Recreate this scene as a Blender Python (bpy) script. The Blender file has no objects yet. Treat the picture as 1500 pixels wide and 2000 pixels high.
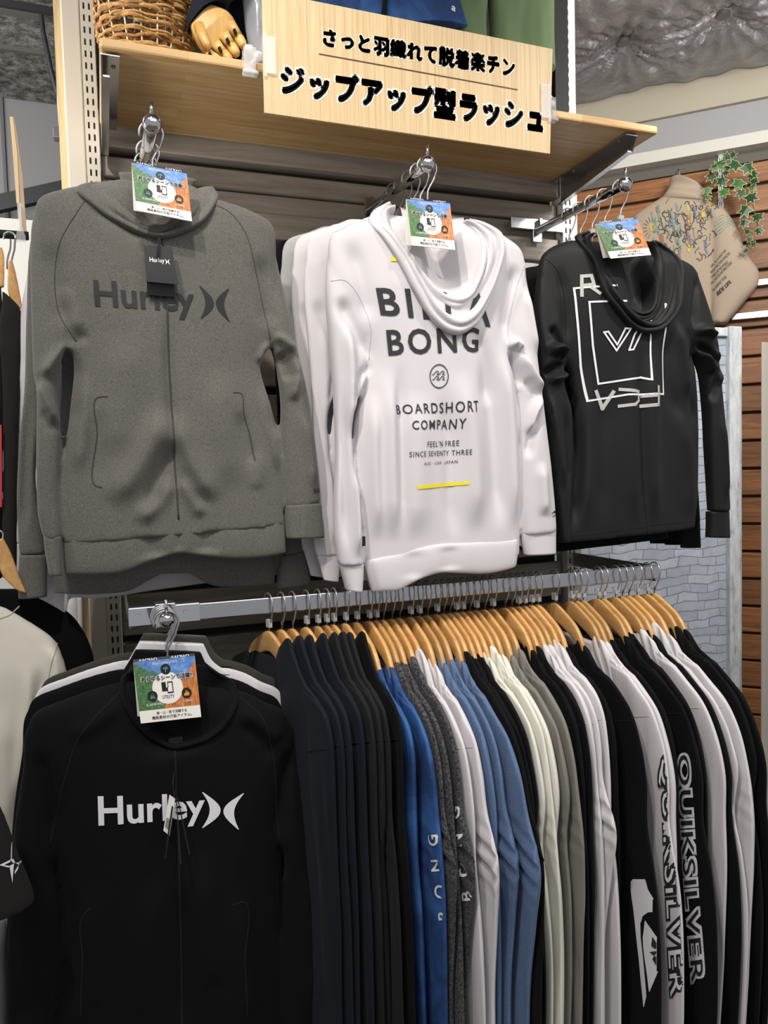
import bpy, bmesh, math, random
import numpy as np
from mathutils import Vector, Matrix
from mathutils.bvhtree import BVHTree

C = bpy.context.scene.collection
SC = bpy.context.scene
PI = math.pi

# ------------------------------------------------------------------ camera
FPX = 1492.5                                   # focal length in pixels of the 1500x2000 frame
CAM = np.array([0.0, -1.78, 1.55])
def _basis(yaw, pit, rol):
    cy, sy = math.cos(yaw), math.sin(yaw)
    f = np.array([sy*math.cos(pit), cy*math.cos(pit), math.sin(pit)])
    r = np.array([cy, -sy, 0.0]); u = np.cross(r, f)
    c, s = math.cos(rol), math.sin(rol)
    return c*r+s*u, -s*r+c*u, f
CR, CU, CF = _basis(0.35272838, -0.05491731, -0.0261225)
cam = bpy.data.cameras.new('camera'); camo = bpy.data.objects.new('camera', cam); C.objects.link(camo)
cam.sensor_fit = 'VERTICAL'; cam.sensor_height = 36.0; cam.sensor_width = 27.0
cam.lens = FPX/2000*36.0; cam.clip_start = 0.02; cam.clip_end = 100
camo.matrix_world = Matrix(((CR[0], CU[0], -CF[0], CAM[0]), (CR[1], CU[1], -CF[1], CAM[1]), (CR[2], CU[2], -CF[2], CAM[2]), (0, 0, 0, 1)))
SC.camera = camo

# ------------------------------------------------------------------ light
SC.view_settings.view_transform = 'Standard'; SC.view_settings.look = 'None'
SC.view_settings.gamma = 1.0; SC.view_settings.use_curve_mapping = False
SC.view_settings.exposure = 0.0
W = bpy.data.worlds.new('world'); SC.world = W; W.use_nodes = True
W.node_tree.nodes['Background'].inputs[0].default_value = (0.93, 0.95, 1.0, 1)
W.node_tree.nodes['Background'].inputs[1].default_value = 0.46
def spot(loc, aim, watts, size=60, blend=0.6, radius=0.05, col=(1, 0.93, 0.84)):
    l = bpy.data.lights.new('ceiling_and_fill_spot', 'SPOT'); l.energy = watts; l.spot_size = math.radians(size)
    l.spot_blend = blend; l.shadow_soft_size = radius; l.color = col
    o = bpy.data.objects.new('ceiling_and_fill_spot', l); C.objects.link(o); o.location = loc
    o.rotation_euler = (Vector(aim)-Vector(loc)).to_track_quat('-Z', 'Y').to_euler()
    return o
def area(loc, aim, watts, sx, sy, col=(1, 0.97, 0.93)):
    l = bpy.data.lights.new('added_fill_panel', 'AREA'); l.energy = watts; l.shape = 'RECTANGLE'; l.size = sx; l.size_y = sy; l.color = col
    o = bpy.data.objects.new('added_fill_panel', l); C.objects.link(o); o.location = loc
    o.rotation_euler = (Vector(aim)-Vector(loc)).to_track_quat('-Z', 'Y').to_euler()
    return o
spot((-0.7, -1.6, 3.3), (0.12, -0.4, 1.85), 112, 54, 0.8, 0.05)
spot((-0.05, -1.35, 3.3), (0.72, -0.4, 1.7), 86, 56, 0.8, 0.05)
spot((1.75, -1.5, 3.3), (1.25, -0.3, 1.7), 96, 58, 0.8, 0.05)
spot((1.9, -0.9, 3.05), (2.2, 0.75, 2.2), 46, 95, 0.8, 0.08, (1, 0.95, 0.88))  # added spot that brightens the slat wall at the right rear
spot((1.3, -0.75, 2.9), (1.55, 0.22, 1.3), 24, 60, 0.8, 0.08)  # added spot that lifts the stone-print partition
area((-1.3, 0.3, 2.95), (-0.5, 1.7, 2.2), 26, 1.2, 0.6)  # added panel brightening the grey wall at the left rear
area((-0.9, -0.2, 2.0), (-0.7, 0.9, 3.1), 34, 0.8, 0.4)  # added uplight for the insulated ceiling, not a fixture of the shop
area((1.55, -0.7, 2.55), (2.1, 0.35, 3.06), 16, 0.35, 0.35)  # added uplight that gives the foil highlights, standing in for track-light spill
area((0.6, -2.6, 3.3), (0.6, -0.9, 0.0), 22, 2.4, 1.2)  # added soft fill from behind the camera for ambient light

# ------------------------------------------------------------------ helpers
def srgb(h):
    if isinstance(h, str):
        h = h.lstrip('#'); v = [int(h[i:i+2], 16)/255 for i in (0, 2, 4)]
    else: v = [c/255 for c in h]
    return tuple((c/12.92 if c <= 0.04045 else ((c+0.055)/1.055)**2.4) for c in v)+(1.0,)

def ray(px, py):
    d = CF*FPX+CR*(px-750)-CU*(py-1000)
    return d/np.linalg.norm(d)
def at(px, py, Y):                              # the point of the plane y = Y that the pixel looks at
    d = ray(px, py); return CAM+d*((Y-CAM[1])/d[1])
def at_plane(px, py, p0, n):
    d = ray(px, py); return CAM+d*(np.dot(np.asarray(p0)-CAM, n)/np.dot(d, n))
def at_z(px, py, z):
    d = ray(px, py); return CAM+d*((z-CAM[2])/d[2])

class Mesh:                                     # collects shapes, links them as ONE mesh object
    def __init__(s): s.v = []; s.f = []; s.n = 0
    def add(s, v, f):
        v = np.asarray(v, float).reshape(-1, 3); s.v.append(v)
        s.f += [tuple(i+s.n for i in q) for q in f]; s.n += len(v); return s
    def box(s, lo, hi):
        x0, y0, z0 = lo; x1, y1, z1 = hi
        return s.add([(x0,y0,z0),(x1,y0,z0),(x1,y1,z0),(x0,y1,z0),(x0,y0,z1),(x1,y0,z1),(x1,y1,z1),(x0,y1,z1)],
                     [(0,3,2,1),(4,5,6,7),(0,1,5,4),(1,2,6,5),(2,3,7,6),(3,0,4,7)])
    def obox(s, c, a, b, d):                    # centre and three half-axes
        c, a, b, d = map(np.asarray, (c, a, b, d))
        vs = [c+i*a+j*b+k*d for k in (-1, 1) for i, j in ((-1,-1),(1,-1),(1,1),(-1,1))]
        fs = [(0,3,2,1),(4,5,6,7),(0,1,5,4),(1,2,6,5),(2,3,7,6),(3,0,4,7)]
        if np.dot(np.cross(a, b), d) < 0: fs = [q[::-1] for q in fs]
        return s.add(vs, fs)
    def tube(s, pts, rad, n=8, caps=True, flat=None):
        P = np.asarray(pts, float); m = len(P)
        rad = np.broadcast_to(np.asarray(rad, float), (m,)) if np.ndim(rad) <= 1 else rad
        T = np.gradient(P, axis=0); T /= np.linalg.norm(T, axis=1)[:, None]+1e-12
        ref = np.array([0, 0, 1.0]) if abs(T[0][2]) < 0.9 else np.array([1.0, 0, 0])
        N = np.cross(T[0], ref); N /= np.linalg.norm(N); vs = []
        a = np.linspace(0, 2*PI, n, endpoint=False)
        for i in range(m):
            N = N-T[i]*np.dot(N, T[i]); N /= np.linalg.norm(N)+1e-12
            B = np.cross(T[i], N)
            k = 1.0 if flat is None else flat
            vs += list(P[i]+rad[i]*(np.cos(a)[:, None]*N+k*np.sin(a)[:, None]*B))
        fs = [(i*n+j, i*n+(j+1) % n, (i+1)*n+(j+1) % n, (i+1)*n+j) for i in range(m-1) for j in range(n)]
        if caps: fs += [tuple(range(n))[::-1], tuple(range((m-1)*n, m*n))]
        return s.add(vs, fs)
    def sphere(s, c, r, n=14, m=10, sc=(1, 1, 1)):
        vs = []; fs = []
        for i in range(m+1):
            t = PI*i/m
            for j in range(n):
                p = 2*PI*j/n; vs.append((c[0]+r*sc[0]*math.sin(t)*math.cos(p), c[1]+r*sc[1]*math.sin(t)*math.sin(p), c[2]+r*sc[2]*math.cos(t)))
        for i in range(m):
            for j in range(n):
                a, b = i*n+j, i*n+(j+1) % n; q = (a, a+n, b+n, b)
                fs.append(q)
        return s.add(vs, fs)
    def prism(s, poly, fn, t0, t1):             # polygon (a,b) mapped by fn(a,b,t), extruded t0..t1
        n = len(poly)
        vs = [fn(a, b, t0) for a, b in poly]+[fn(a, b, t1) for a, b in poly]
        fs = [tuple(range(n)), tuple(range(2*n-1, n-1, -1))]+[(i, i+n, (i+1) % n+n, (i+1) % n) for i in range(n)]
        return s.add(vs, fs)
    def quad(s, a, b, c, d): return s.add([a, b, c, d], [(0, 1, 2, 3)])
    def arr(s): return np.concatenate(s.v) if s.v else np.zeros((0, 3))

def build(name, m, mat, parent=None, origin=None, smooth=False, bevel=0, bseg=2, kind=None, label=None, recalc=False):
    me = bpy.data.meshes.new(name)
    V = m.arr()
    if parent is not None: org = np.array(parent['_org'])
    else: org = np.zeros(3) if origin is None else np.asarray(origin, float)
    me.from_pydata((V-org).tolist(), [], m.f); me.update()
    if recalc:
        b = bmesh.new(); b.from_mesh(me); bmesh.ops.recalc_face_normals(b, faces=b.faces); b.to_mesh(me); b.free()
    if smooth: me.polygons.foreach_set('use_smooth', np.ones(len(me.polygons), bool))
    o = bpy.data.objects.new(name, me); C.objects.link(o)
    if mat is not None: me.materials.append(mat)
    o['_org'] = org.tolist()
    if parent is not None: o.parent = parent
    else: o.location = org
    if bevel:
        b = o.modifiers.new('edge', 'BEVEL'); b.width = bevel; b.segments = bseg; b.limit_method = 'ANGLE'; b.angle_limit = 0.6
    if kind: o['kind'] = kind
    if label: o['label'] = label
    return o
def tag(o, label, cat, group=None):
    o['label'] = label; o['category'] = cat
    if group: o['group'] = group
    return o
def thing(name, label, cat, loc, group=None):
    o = bpy.data.objects.new(name, None); C.objects.link(o); o.location = tuple(loc); o.empty_display_size = 0.05
    o['_org'] = [float(c) for c in loc]
    return tag(o, label, cat, group)
def struct(name, m, mat, **k):
    o = build(name, m, mat, **k); o['kind'] = 'structure'; return o
def copy_tree(o, parent=None, mats=None):
    c = o.copy(); C.objects.link(c); c.parent = parent
    for ch in list(o.children): copy_tree(ch, c, mats)
    return c

# ------------------------------------------------------------------ materials
def newmat(name):
    m = bpy.data.materials.new(name); m.use_nodes = True
    nt = m.node_tree; return m, nt, nt.nodes['Principled BSDF']
def plain(name, col, rough=0.5, metal=0.0, **k):
    m, nt, b = newmat(name)
    b.inputs['Base Color'].default_value = srgb(col); b.inputs['Roughness'].default_value = rough; b.inputs['Metallic'].default_value = metal
    for kk, v in k.items(): b.inputs[kk.replace('_', ' ')].default_value = v
    return m
def ramp(nt, fac, stops):
    r = nt.nodes.new('ShaderNodeValToRGB'); el = r.color_ramp.elements
    while len(el) > 1: el.remove(el[-1])
    for i, (p, c) in enumerate(stops):
        e = el[0] if i == 0 else el.new(p)
        e.position = p; e.color = srgb(c)
    nt.links.new(fac, r.inputs[0]); return r.outputs[0]
def coords(nt, scale=(1, 1, 1), kind='Object', rot=(0, 0, 0)):
    t = nt.nodes.new('ShaderNodeTexCoord'); mp = nt.nodes.new('ShaderNodeMapping')
    mp.inputs['Scale'].default_value = scale; mp.inputs['Rotation'].default_value = rot
    nt.links.new(t.outputs[kind], mp.inputs[0]); return mp.outputs[0]
def noise(nt, vec, scale, detail=3, rough=0.5, dist=0):
    n = nt.nodes.new('ShaderNodeTexNoise'); n.inputs['Scale'].default_value = scale; n.inputs['Detail'].default_value = detail
    n.inputs['Roughness'].default_value = rough; n.inputs['Distortion'].default_value = dist
    nt.links.new(vec, n.inputs['Vector']); return n.outputs['Fac']
def bump(nt, b, h, strength, dist=0.002):
    n = nt.nodes.new('ShaderNodeBump'); n.inputs['Strength'].default_value = strength; n.inputs['Distance'].default_value = dist
    nt.links.new(h, n.inputs['Height']); nt.links.new(n.outputs[0], b.inputs['Normal'])
def fabric(name, col, col2=None, rough=0.85, sheen=0.15, mel=900, weave=0.12, spec=0.3):
    m, nt, b = newmat(name); v = coords(nt)
    f = noise(nt, v, mel, 2, 0.7)
    if col2: nt.links.new(ramp(nt, f, [(0.35, col), (0.65, col2)]), b.inputs['Base Color'])
    else: b.inputs['Base Color'].default_value = srgb(col)
    b.inputs['Roughness'].default_value = rough; b.inputs['Sheen Weight'].default_value = sheen; b.inputs['Specular IOR Level'].default_value = spec
    w = noise(nt, v, 120, 3, 0.6); bump(nt, b, w, weave, 0.0015)
    return m
def wood(name, c1, c2, axis=0, scale=1.0, rough=0.45, knots=False, obj_rand=True, c3=None):
    m, nt, b = newmat(name)
    s = [14, 14, 14]; s[axis] = 1.0
    t = nt.nodes.new('ShaderNodeTexCoord'); mp = nt.nodes.new('ShaderNodeMapping'); mp.inputs['Scale'].default_value = [q*scale for q in s]
    nt.links.new(t.outputs['Object'], mp.inputs[0])
    vec = mp.outputs[0]
    oi = nt.nodes.new('ShaderNodeObjectInfo')
    if obj_rand:
        ad = nt.nodes.new('ShaderNodeVectorMath'); ad.operation = 'MULTIPLY_ADD'
        ad.inputs[1].default_value = (1, 1, 1)
        cx = nt.nodes.new('ShaderNodeMath'); cx.operation = 'MULTIPLY'; cx.inputs[1].default_value = 40
        nt.links.new(oi.outputs['Random'], cx.inputs[0]); nt.links.new(vec, ad.inputs[0]); nt.links.new(cx.outputs[0], ad.inputs[2]); vec = ad.outputs[0]
    f = noise(nt, vec, 3.0, 5, 0.65, 0.6)
    col = ramp(nt, f, [(0.3, c1), (0.7, c2)] if not c3 else [(0.25, c1), (0.5, c2), (0.75, c3)])
    mix = nt.nodes.new('ShaderNodeHueSaturation')
    mm = nt.nodes.new('ShaderNodeMapRange'); mm.inputs[3].default_value = 0.8; mm.inputs[4].default_value = 1.15
    nt.links.new(oi.outputs['Random'], mm.inputs[0]); nt.links.new(mm.outputs[0], mix.inputs['Value']); nt.links.new(col, mix.inputs['Color'])
    nt.links.new(mix.outputs[0], b.inputs['Base Color']); b.inputs['Roughness'].default_value = rough
    bump(nt, b, f, 0.15, 0.001)
    return m

M = {}
M['chrome'] = plain('chrome', (200, 200, 202), 0.08, 1.0)
M['chrome_worn'] = plain('chrome_worn', (190, 190, 192), 0.2, 1.0)
M['steel'] = plain('galvanised_steel', (150, 148, 142), 0.4, 0.9)
M['white_paint'] = plain('cream_paint', (190, 181, 164), 0.5)
M['white_metal'] = plain('white_metal', (214, 216, 216), 0.4)
M['wire'] = plain('hook_wire', (172, 172, 174), 0.3, 0.75)
M['black'] = plain('matt_black', (14, 14, 15), 0.7)
M['void'] = plain('dark_recess', (6, 6, 6), 0.9)
M['clear'] = plain('clear_plastic', (244, 246, 246), 0.06, 0.0, Alpha=0.3)
M['clip_clear'] = plain('size_clip_plastic', (235, 238, 238), 0.15, 0.0, Transmission_Weight=0.6, IOR=1.3)
M['beech'] = wood('hanger_beech', (190, 142, 84), (216, 172, 112), 1, 1.5, 0.35)
M['card_white'] = plain('white_card', (238, 236, 228), 0.45)
M['ink'] = plain('black_ink', (20, 20, 22), 0.5)
M['white_ink'] = plain('white_ink', (232, 232, 236), 0.5)

# ------------------------------------------------------------------ text as flat mesh in a unit square
_txt = {}
def text_mesh(s, offset=0.0, spacing=1.0):
    key = (s, offset, spacing)
    if key in _txt: return _txt[key]
    cu = bpy.data.curves.new('t', 'FONT'); cu.body = s; cu.size = 1.0; cu.offset = offset; cu.space_character = spacing; cu.resolution_u = 3
    ob = bpy.data.objects.new('t', cu); C.objects.link(ob)
    dg = bpy.context.evaluated_depsgraph_get(); dg.update()
    me = bpy.data.meshes.new_from_object(ob.evaluated_get(dg))
    V = np.array([v.co[:2] for v in me.vertices]).reshape(-1, 2); F = [tuple(p.vertices) for p in me.polygons]
    bpy.data.objects.remove(ob); bpy.data.meshes.remove(me); bpy.data.curves.remove(cu)
    lo, hi = V.min(0), V.max(0)
    _txt[key] = ((V-lo)/(hi-lo), F, (hi-lo)); return _txt[key]
def bold_text(s, r, offset=0.0, spacing=1.0):    # heavier strokes: copies shifted round a circle; keeps thin counters open
    V, F, sz = text_mesh(s, offset, spacing); Vs = []; Fs = []; n = 8; K8 = [(-1, -1), (0, -1), (1, -1), (1, 0), (1, 1), (0, 1), (-1, 1), (-1, 0), (0, 0)]
    for k in range(n+1):
        d = np.array([r*K8[k][0]/sz[0], r*K8[k][1]/sz[1]])
        Fs += [tuple(i+len(V)*k for i in q) for q in F]; Vs.append(V+d)
    V = np.concatenate(Vs); lo, hi = V.min(0), V.max(0); return (V-lo)/(hi-lo), Fs, sz+2*r
def poly_mesh(polys):                           # list of polygons in unit coordinates (y up)
    V = []; F = []
    for p in polys:
        F.append(tuple(range(len(V), len(V)+len(p)))); V += list(p)
    return np.array(V, float), F, (1, 1)
def split_mesh(V, F, cell):                     # cut the faces along a grid so that they can follow cloth; cell = (du, dv)
    b = bmesh.new(); vs = [b.verts.new((p[0], p[1], 0)) for p in V]
    for q in F:
        try: b.faces.new([vs[i] for i in q])
        except ValueError: pass
    bmesh.ops.triangulate(b, faces=[f for f in b.faces if len(f.verts) > 4])
    for ax in (0, 1):
        k = cell[ax]; x = k
        mx = max(p[ax] for p in V)
        while x < mx:
            co = [0, 0, 0]; no = [0, 0, 0]; co[ax] = x; no[ax] = 1
            bmesh.ops.bisect_plane(b, geom=b.verts[:]+b.edges[:]+b.faces[:], plane_co=co, plane_no=no); x += k
    b.verts.index_update()
    V2 = np.array([v.co[:2] for v in b.verts]); F2 = [tuple(v.index for v in f.verts) for f in b.faces]; b.free()
    return V2, F2
def bilin(quad, UV):                            # quad: 3-D corners tl, tr, br, bl
    tl, tr, br, bl = [np.asarray(q, float) for q in quad]; u = UV[:, :1]; v = UV[:, 1:2]
    return (bl*(1-u)+br*u)*(1-v)+(tl*(1-u)+tr*u)*v
# ------------------------------------------------------------------ setting: room
def solid(lo, hi): return Mesh().box(lo, hi)
fm, fnt, fb = newmat('floor_planks')
fv = coords(fnt, (1, 1, 1)); bk = fnt.nodes.new('ShaderNodeTexBrick'); fnt.links.new(fv, bk.inputs['Vector'])
bk.inputs['Color1'].default_value = srgb('#a8957c'); bk.inputs['Color2'].default_value = srgb('#8f7d66'); bk.inputs['Mortar'].default_value = srgb('#5a4d40')
bk.inputs['Scale'].default_value = 1.0; bk.inputs['Brick Width'].default_value = 1.2; bk.inputs['Row Height'].default_value = 0.12; bk.inputs['Mortar Size'].default_value = 0.004
fnt.links.new(bk.outputs['Color'], fb.inputs['Base Color']); fb.inputs['Roughness'].default_value = 0.45
struct('floor', solid((-3.5, -5, -0.05), (4.5, 3, 0)), fm)

im, nt, b = newmat('sprayed_insulation'); v = coords(nt)
n1 = noise(nt, v, 22, 8, 0.85); nt.links.new(ramp(nt, n1, [(0.36, '#242427'), (0.47, '#6e6d69'), (0.62, '#b4b3ae')]), b.inputs['Base Color']); b.inputs['Roughness'].default_value = 1.0
bump(nt, b, n1, 0.9, 0.02)
YB = 1.7
zc0 = at(60, 198, YB)[2]
# insulated ceiling with ribs, left
cl = Mesh().box((-3.5, -1.0, zc0), (0.9, YB+0.1, zc0+0.1))
struct('ceiling', cl, im)
rm = plain('grey_steel_beam', (96, 95, 90), 0.6, 0.3)
for k, (px_, py_, w) in enumerate([(0, 122, 0.010), (0, 50, 0.018)]):
    p = at_z(px_, py_, zc0-0.06)
    struct('trim_%d' % (k+1), solid((-3.5, p[1]-w, zc0-0.015), (0.9, p[1]+w, zc0)), rm)
p = at_z(0, 12, zc0-0.12); struct('trim_3', solid((-3.5, p[1]-0.008, zc0-0.12), (0.9, p[1]+0.008, zc0-0.10)), plain('black_beam', (24, 24, 26), 0.7))
gw = plain('grey_wall_panel', (126, 127, 128), 0.7)
struct('wall_left', solid((-3.5, YB, 0), (0.9, YB+0.08, zc0)), gw)
struct('trim_4', solid((at(8, 300, YB)[0]-0.006, YB-0.012, 1.0), (at(8, 300, YB)[0]+0.006, YB, zc0)), plain('panel_joint', (96, 97, 99), 0.7))
a0 = at(0, 398, 1.5); a1 = at(142, 366, 1.5)
struct('trim_5', Mesh().obox((a0+a1)/2, (a1-a0)*1.0, (0, 0.02, 0), (0, 0, 0.03)), plain('dark_rail', (40, 42, 44), 0.5))
struct('wall_low', solid((-3.5, 1.45, 0), (-0.12, 1.5, at(0, 425, 1.45)[2])), plain('pale_wall_panel', (206, 204, 198), 0.7))

# diagonal slat wall, right
DP = np.array([2.419, 0.531, 0.0]); DU = np.array([0.716, -0.698, 0.0]); DN = np.array([-0.698, -0.716, 0.0])
def dw(u, z, out=0.0): return DP+DU*u+DN*out+np.array([0, 0, z])
def dbox(m, u0, u1, z0, z1, o0, o1):
    return m.obox(dw((u0+u1)/2, (z0+z1)/2, (o0+o1)/2), DU*(u1-u0)/2, DN*(o1-o0)/2, (0, 0, (z1-z0)/2))
wr = struct('wall_right', dbox(Mesh(), -1.8, 1.2, 0, 2.70, -0.08, -0.018), plain('slat_groove', (38, 27, 18), 0.8))
wr['_org'] = [0, 0, 0]
sw, nt, b = newmat('stained_pine_slat')
t = nt.nodes.new('ShaderNodeTexCoord'); oi = nt.nodes.new('ShaderNodeObjectInfo')
cm = nt.nodes.new('ShaderNodeMath'); cm.operation = 'MULTIPLY'; cm.inputs[1].default_value = 30; nt.links.new(oi.outputs['Random'], cm.inputs[0])
ad = nt.nodes.new('ShaderNodeVectorMath'); ad.operation = 'ADD'; nt.links.new(t.outputs['Generated'], ad.inputs[0]); nt.links.new(cm.outputs[0], ad.inputs[1])
mp = nt.nodes.new('ShaderNodeMapping'); mp.inputs['Scale'].default_value = (2.5, 1, 1.6); nt.links.new(ad.outputs[0], mp.inputs[0])
f1 = noise(nt, mp.outputs[0], 2.2, 6, 0.7, 2.2)
col = ramp(nt, f1, [(0.3, '#54321a'), (0.48, '#7c4f2a'), (0.6, '#925f34'), (0.75, '#6c4425')])
hs = nt.nodes.new('ShaderNodeHueSaturation'); mr = nt.nodes.new('ShaderNodeMapRange'); mr.inputs[3].default_value = 0.75; mr.inputs[4].default_value = 1.2
nt.links.new(oi.outputs['Random'], mr.inputs[0]); nt.links.new(mr.outputs[0], hs.inputs['Value']); nt.links.new(col, hs.inputs['Color']); nt.links.new(hs.outputs[0], b.inputs['Base Color'])
b.inputs['Roughness'].default_value = 0.5
kz = at_plane(1470, 1128, DP, DN)[2]
for i in range(24):
    z0 = kz+0.1095*(i-8)
    if z0 < 0.05: continue
    z1 = min(z0+0.0985, 2.695)
    if z1-z0 < 0.03: continue
    build('slat', dbox(Mesh(), -1.8, 1.2, z0, z1, -0.018, 0.0), sw, wr, bevel=0.003, bseg=1)
gb = plain('grey_painted_wall', (150, 149, 150), 0.8); be = plain('beige_soffit', (168, 161, 143), 0.8)
struct('trim_6', dbox(Mesh(), -1.8, 1.2, 2.745, 2.79, -0.05, 0.05), plain('white_trim', (196, 194, 184), 0.6))
struct('trim_7', dbox(Mesh(), -1.8, 1.2, 2.70, 2.745, -0.05, -0.002), plain('trim_shadow_gap', (92, 88, 80), 0.8))
struct('wall_upper', dbox(Mesh(), -1.8, 1.2, 2.79, 2.925, -0.05, 0.0), gb)
struct('wall_soffit', dbox(Mesh(), -1.8, 1.2, 2.925, 3.5, -0.05, 0.02), be)
struct('baseboard_right', dbox(Mesh(), -1.8, 1.2, 0, 0.08, -0.018, 0.012), M['white_metal'])

# foil insulation, a sagging quilted sheet pinned to the ceiling
def foil():
    n = 150; m = Mesh(); U = np.linspace(-1.25, 0.42, n); Vv = np.linspace(0.0, 1.55, n)
    g = np.zeros((n, n, 3)); pins = [(-0.45, 0.32), (-0.12, 0.34), (0.16, 0.36), (-0.5, 0.95), (-0.16, 0.83), (0.18, 0.72), (-0.95, 0.5), (-0.85, 1.1)]
    uu, vv = np.meshgrid(U, Vv, indexing='ij')
    z = 3.06-0.03*np.sin(np.clip(vv/1.55, 0, 1)*PI)+0.05*vv
    rs = np.random.RandomState(4)
    near = np.full(uu.shape, 9.0)
    for (a, c) in pins:
        r = np.hypot(uu-a, vv-c); th = np.arctan2(vv-c, uu-a); near = np.minimum(near, r)
        k = rs.randint(9, 14); ph = rs.rand()*6
        z += 0.012*np.exp(-(r/0.14)**2)*np.abs(np.sin(k*0.5*th+ph))*np.clip(r/0.05, 0, 1)
        z += 0.009*np.exp(-(r/0.3)**2)*np.sin((k+9)*th+2*ph)*np.clip(r/0.1, 0, 1)
    z += 0.035*np.exp(-(near/0.07)**2)-0.02*np.clip(near/0.3, 0, 1)
    for i in range(14):
        d = rs.randn(2); d /= np.linalg.norm(d); fr = rs.uniform(12, 60); z += 0.0018*np.sin(fr*(d[0]*uu+d[1]*vv)+rs.rand()*6)
    edge = 0.06*np.sin(5*vv+1)
    for i in range(n):
        for j in range(n):
            uo = uu[i, j]+(edge[i, j] if i > n*0.8 else 0)-0.22*max(0, vv[i, j]-0.2)*(i/n)**6
            p = DP+DU*uo+DN*(vv[i, j]+0.03); g[i, j] = (p[0], p[1], z[i, j])
    idx = np.arange(n*n).reshape(n, n)
    fs = [(idx[i, j], idx[i+1, j], idx[i+1, j+1], idx[i, j+1]) for i in range(n-1) for j in range(n-1)]
    m.add(g.reshape(-1, 3), fs); return m, pins
mf, nt, b = newmat('reflective_foil'); v = coords(nt)
b.inputs['Base Color'].default_value = srgb((168, 168, 172)); b.inputs['Metallic'].default_value = 0.6; b.inputs['Roughness'].default_value = 0.2
br = nt.nodes.new('ShaderNodeTexVoronoi'); br.inputs['Scale'].default_value = 60; nt.links.new(v, br.inputs['Vector'])
n2 = noise(nt, v, 14, 6, 0.75, 2.0)
ma = nt.nodes.new('ShaderNodeMath'); ma.operation = 'MULTIPLY_ADD'; ma.inputs[1].default_value = 0.35; nt.links.new(br.outputs['Distance'], ma.inputs[0]); nt.links.new(n2, ma.inputs[2])
bump(nt, b, ma.outputs[0], 0.8, 0.010)
fmsh, pins = foil()
fo = build('ceiling_foil', fmsh, mf, smooth=True, kind='structure')
fo.modifiers.new('thick', 'SOLIDIFY').thickness = 0.004
for (a, c) in pins:
    p = DP+DU*a+DN*(c+0.03); pm = Mesh(); pm.tube([(p[0], p[1], 3.076), (p[0], p[1], 3.088)], 0.022, 16); build('washer', pm, plain('foil_washer', (120, 118, 112), 0.5, 0.5), fo)
struct('ceiling_dark', solid((0.9, -1.2, 3.5), (4.5, 2.5, 3.55)), M['black'])

# printed stone partition beside the fixture
YP = 0.22
st, nt, b = newmat('printed_stone_paper'); v = coords(nt)
dn = noise(nt, v, 9, 2, 0.5)
dv = nt.nodes.new('ShaderNodeVectorMath'); dv.operation = 'MULTIPLY_ADD'; dv.inputs[1].default_value = (0.07, 0, 0.045); nt.links.new(dn, dv.inputs[0]); nt.links.new(v, dv.inputs[2])
sp = nt.nodes.new('ShaderNodeSeparateXYZ'); nt.links.new(dv.outputs[0], sp.inputs[0]); cb = nt.nodes.new('ShaderNodeCombineXYZ')
nt.links.new(sp.outputs[0], cb.inputs[0]); nt.links.new(sp.outputs[2], cb.inputs[1])
bk = nt.nodes.new('ShaderNodeTexBrick'); nt.links.new(cb.outputs[0], bk.inputs['Vector'])
for k_, vl in (('Scale', 1.0), ('Brick Width', 0.085), ('Row Height', 0.030), ('Mortar Size', 0.0018), ('Mortar Smooth', 0.4), ('Bias', -0.2)): bk.inputs[k_].default_value = vl
bk.offset = 0.43; bk.squash = 1.5; bk.squash_frequency = 3
bk.inputs['Color1'].default_value = srgb('#b9c0ca'); bk.inputs['Color2'].default_value = srgb('#a3abb7'); bk.inputs['Mortar'].default_value = srgb('#737c8b')
nx = nt.nodes.new('ShaderNodeMix'); nx.data_type = 'RGBA'; nx.blend_type = 'MULTIPLY'; nx.inputs[0].default_value = 0.5
nt.links.new(bk.outputs['Color'], nx.inputs[6]); nt.links.new(ramp(nt, noise(nt, v, 18, 5, 0.7), [(0.3, '#a8aeb8'), (0.7, '#ffffff')]), nx.inputs[7])
nt.links.new(nx.outputs[2], b.inputs['Base Color']); b.inputs['Roughness'].default_value = 0.6
xl, zt = at(1417, 640, YP)[0], at(1390, 640, YP)[2]; xr = at(1450, 700, YP-0.02)[0]
pn = thing('stone_print_partition', 'partition panel papered with pale blue-grey stone print in a weathered white frame', 'partition', (xl, YP, 0))
build('printed_panel', solid((0.9, YP, 0.0), (xl, YP+0.02, zt-0.02)), st, pn)
wp, nt, b = newmat('weathered_white'); v = coords(nt, (1, 1, 0.25))
nt.links.new(ramp(nt, noise(nt, v, 40, 6, 0.75), [(0.34, '#8d9296'), (0.46, '#b6bcc0'), (0.62, '#ccd1d3')]), b.inputs['Base Color']); b.inputs['Roughness'].default_value = 0.6
build('post', solid((xl, YP-0.02, 0), (xr, YP+0.04, zt+0.005)), wp, pn, bevel=0.004)
build('top_rail', solid((0.9, YP-0.012, zt-0.028), (xl, YP+0.03, zt)), wp, pn, bevel=0.003)
# freestanding metal post on the far right
mp_ = Mesh().box((at(1489, 700, 0.1)[0], 0.1, 0), (at(1489, 700, 0.1)[0]+0.05, 0.106, at(1490, 668, 0.1)[2])); mo = build('metal_post', mp_, plain('pale_metal_post', (178, 172, 162), 0.4, 0.2), bevel=0.004, origin=(at(1487, 700, 0.1)[0], 0.1, 0))
tag(mo, 'grey square metal post at the right edge in front of the wooden slats', 'post')

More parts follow.
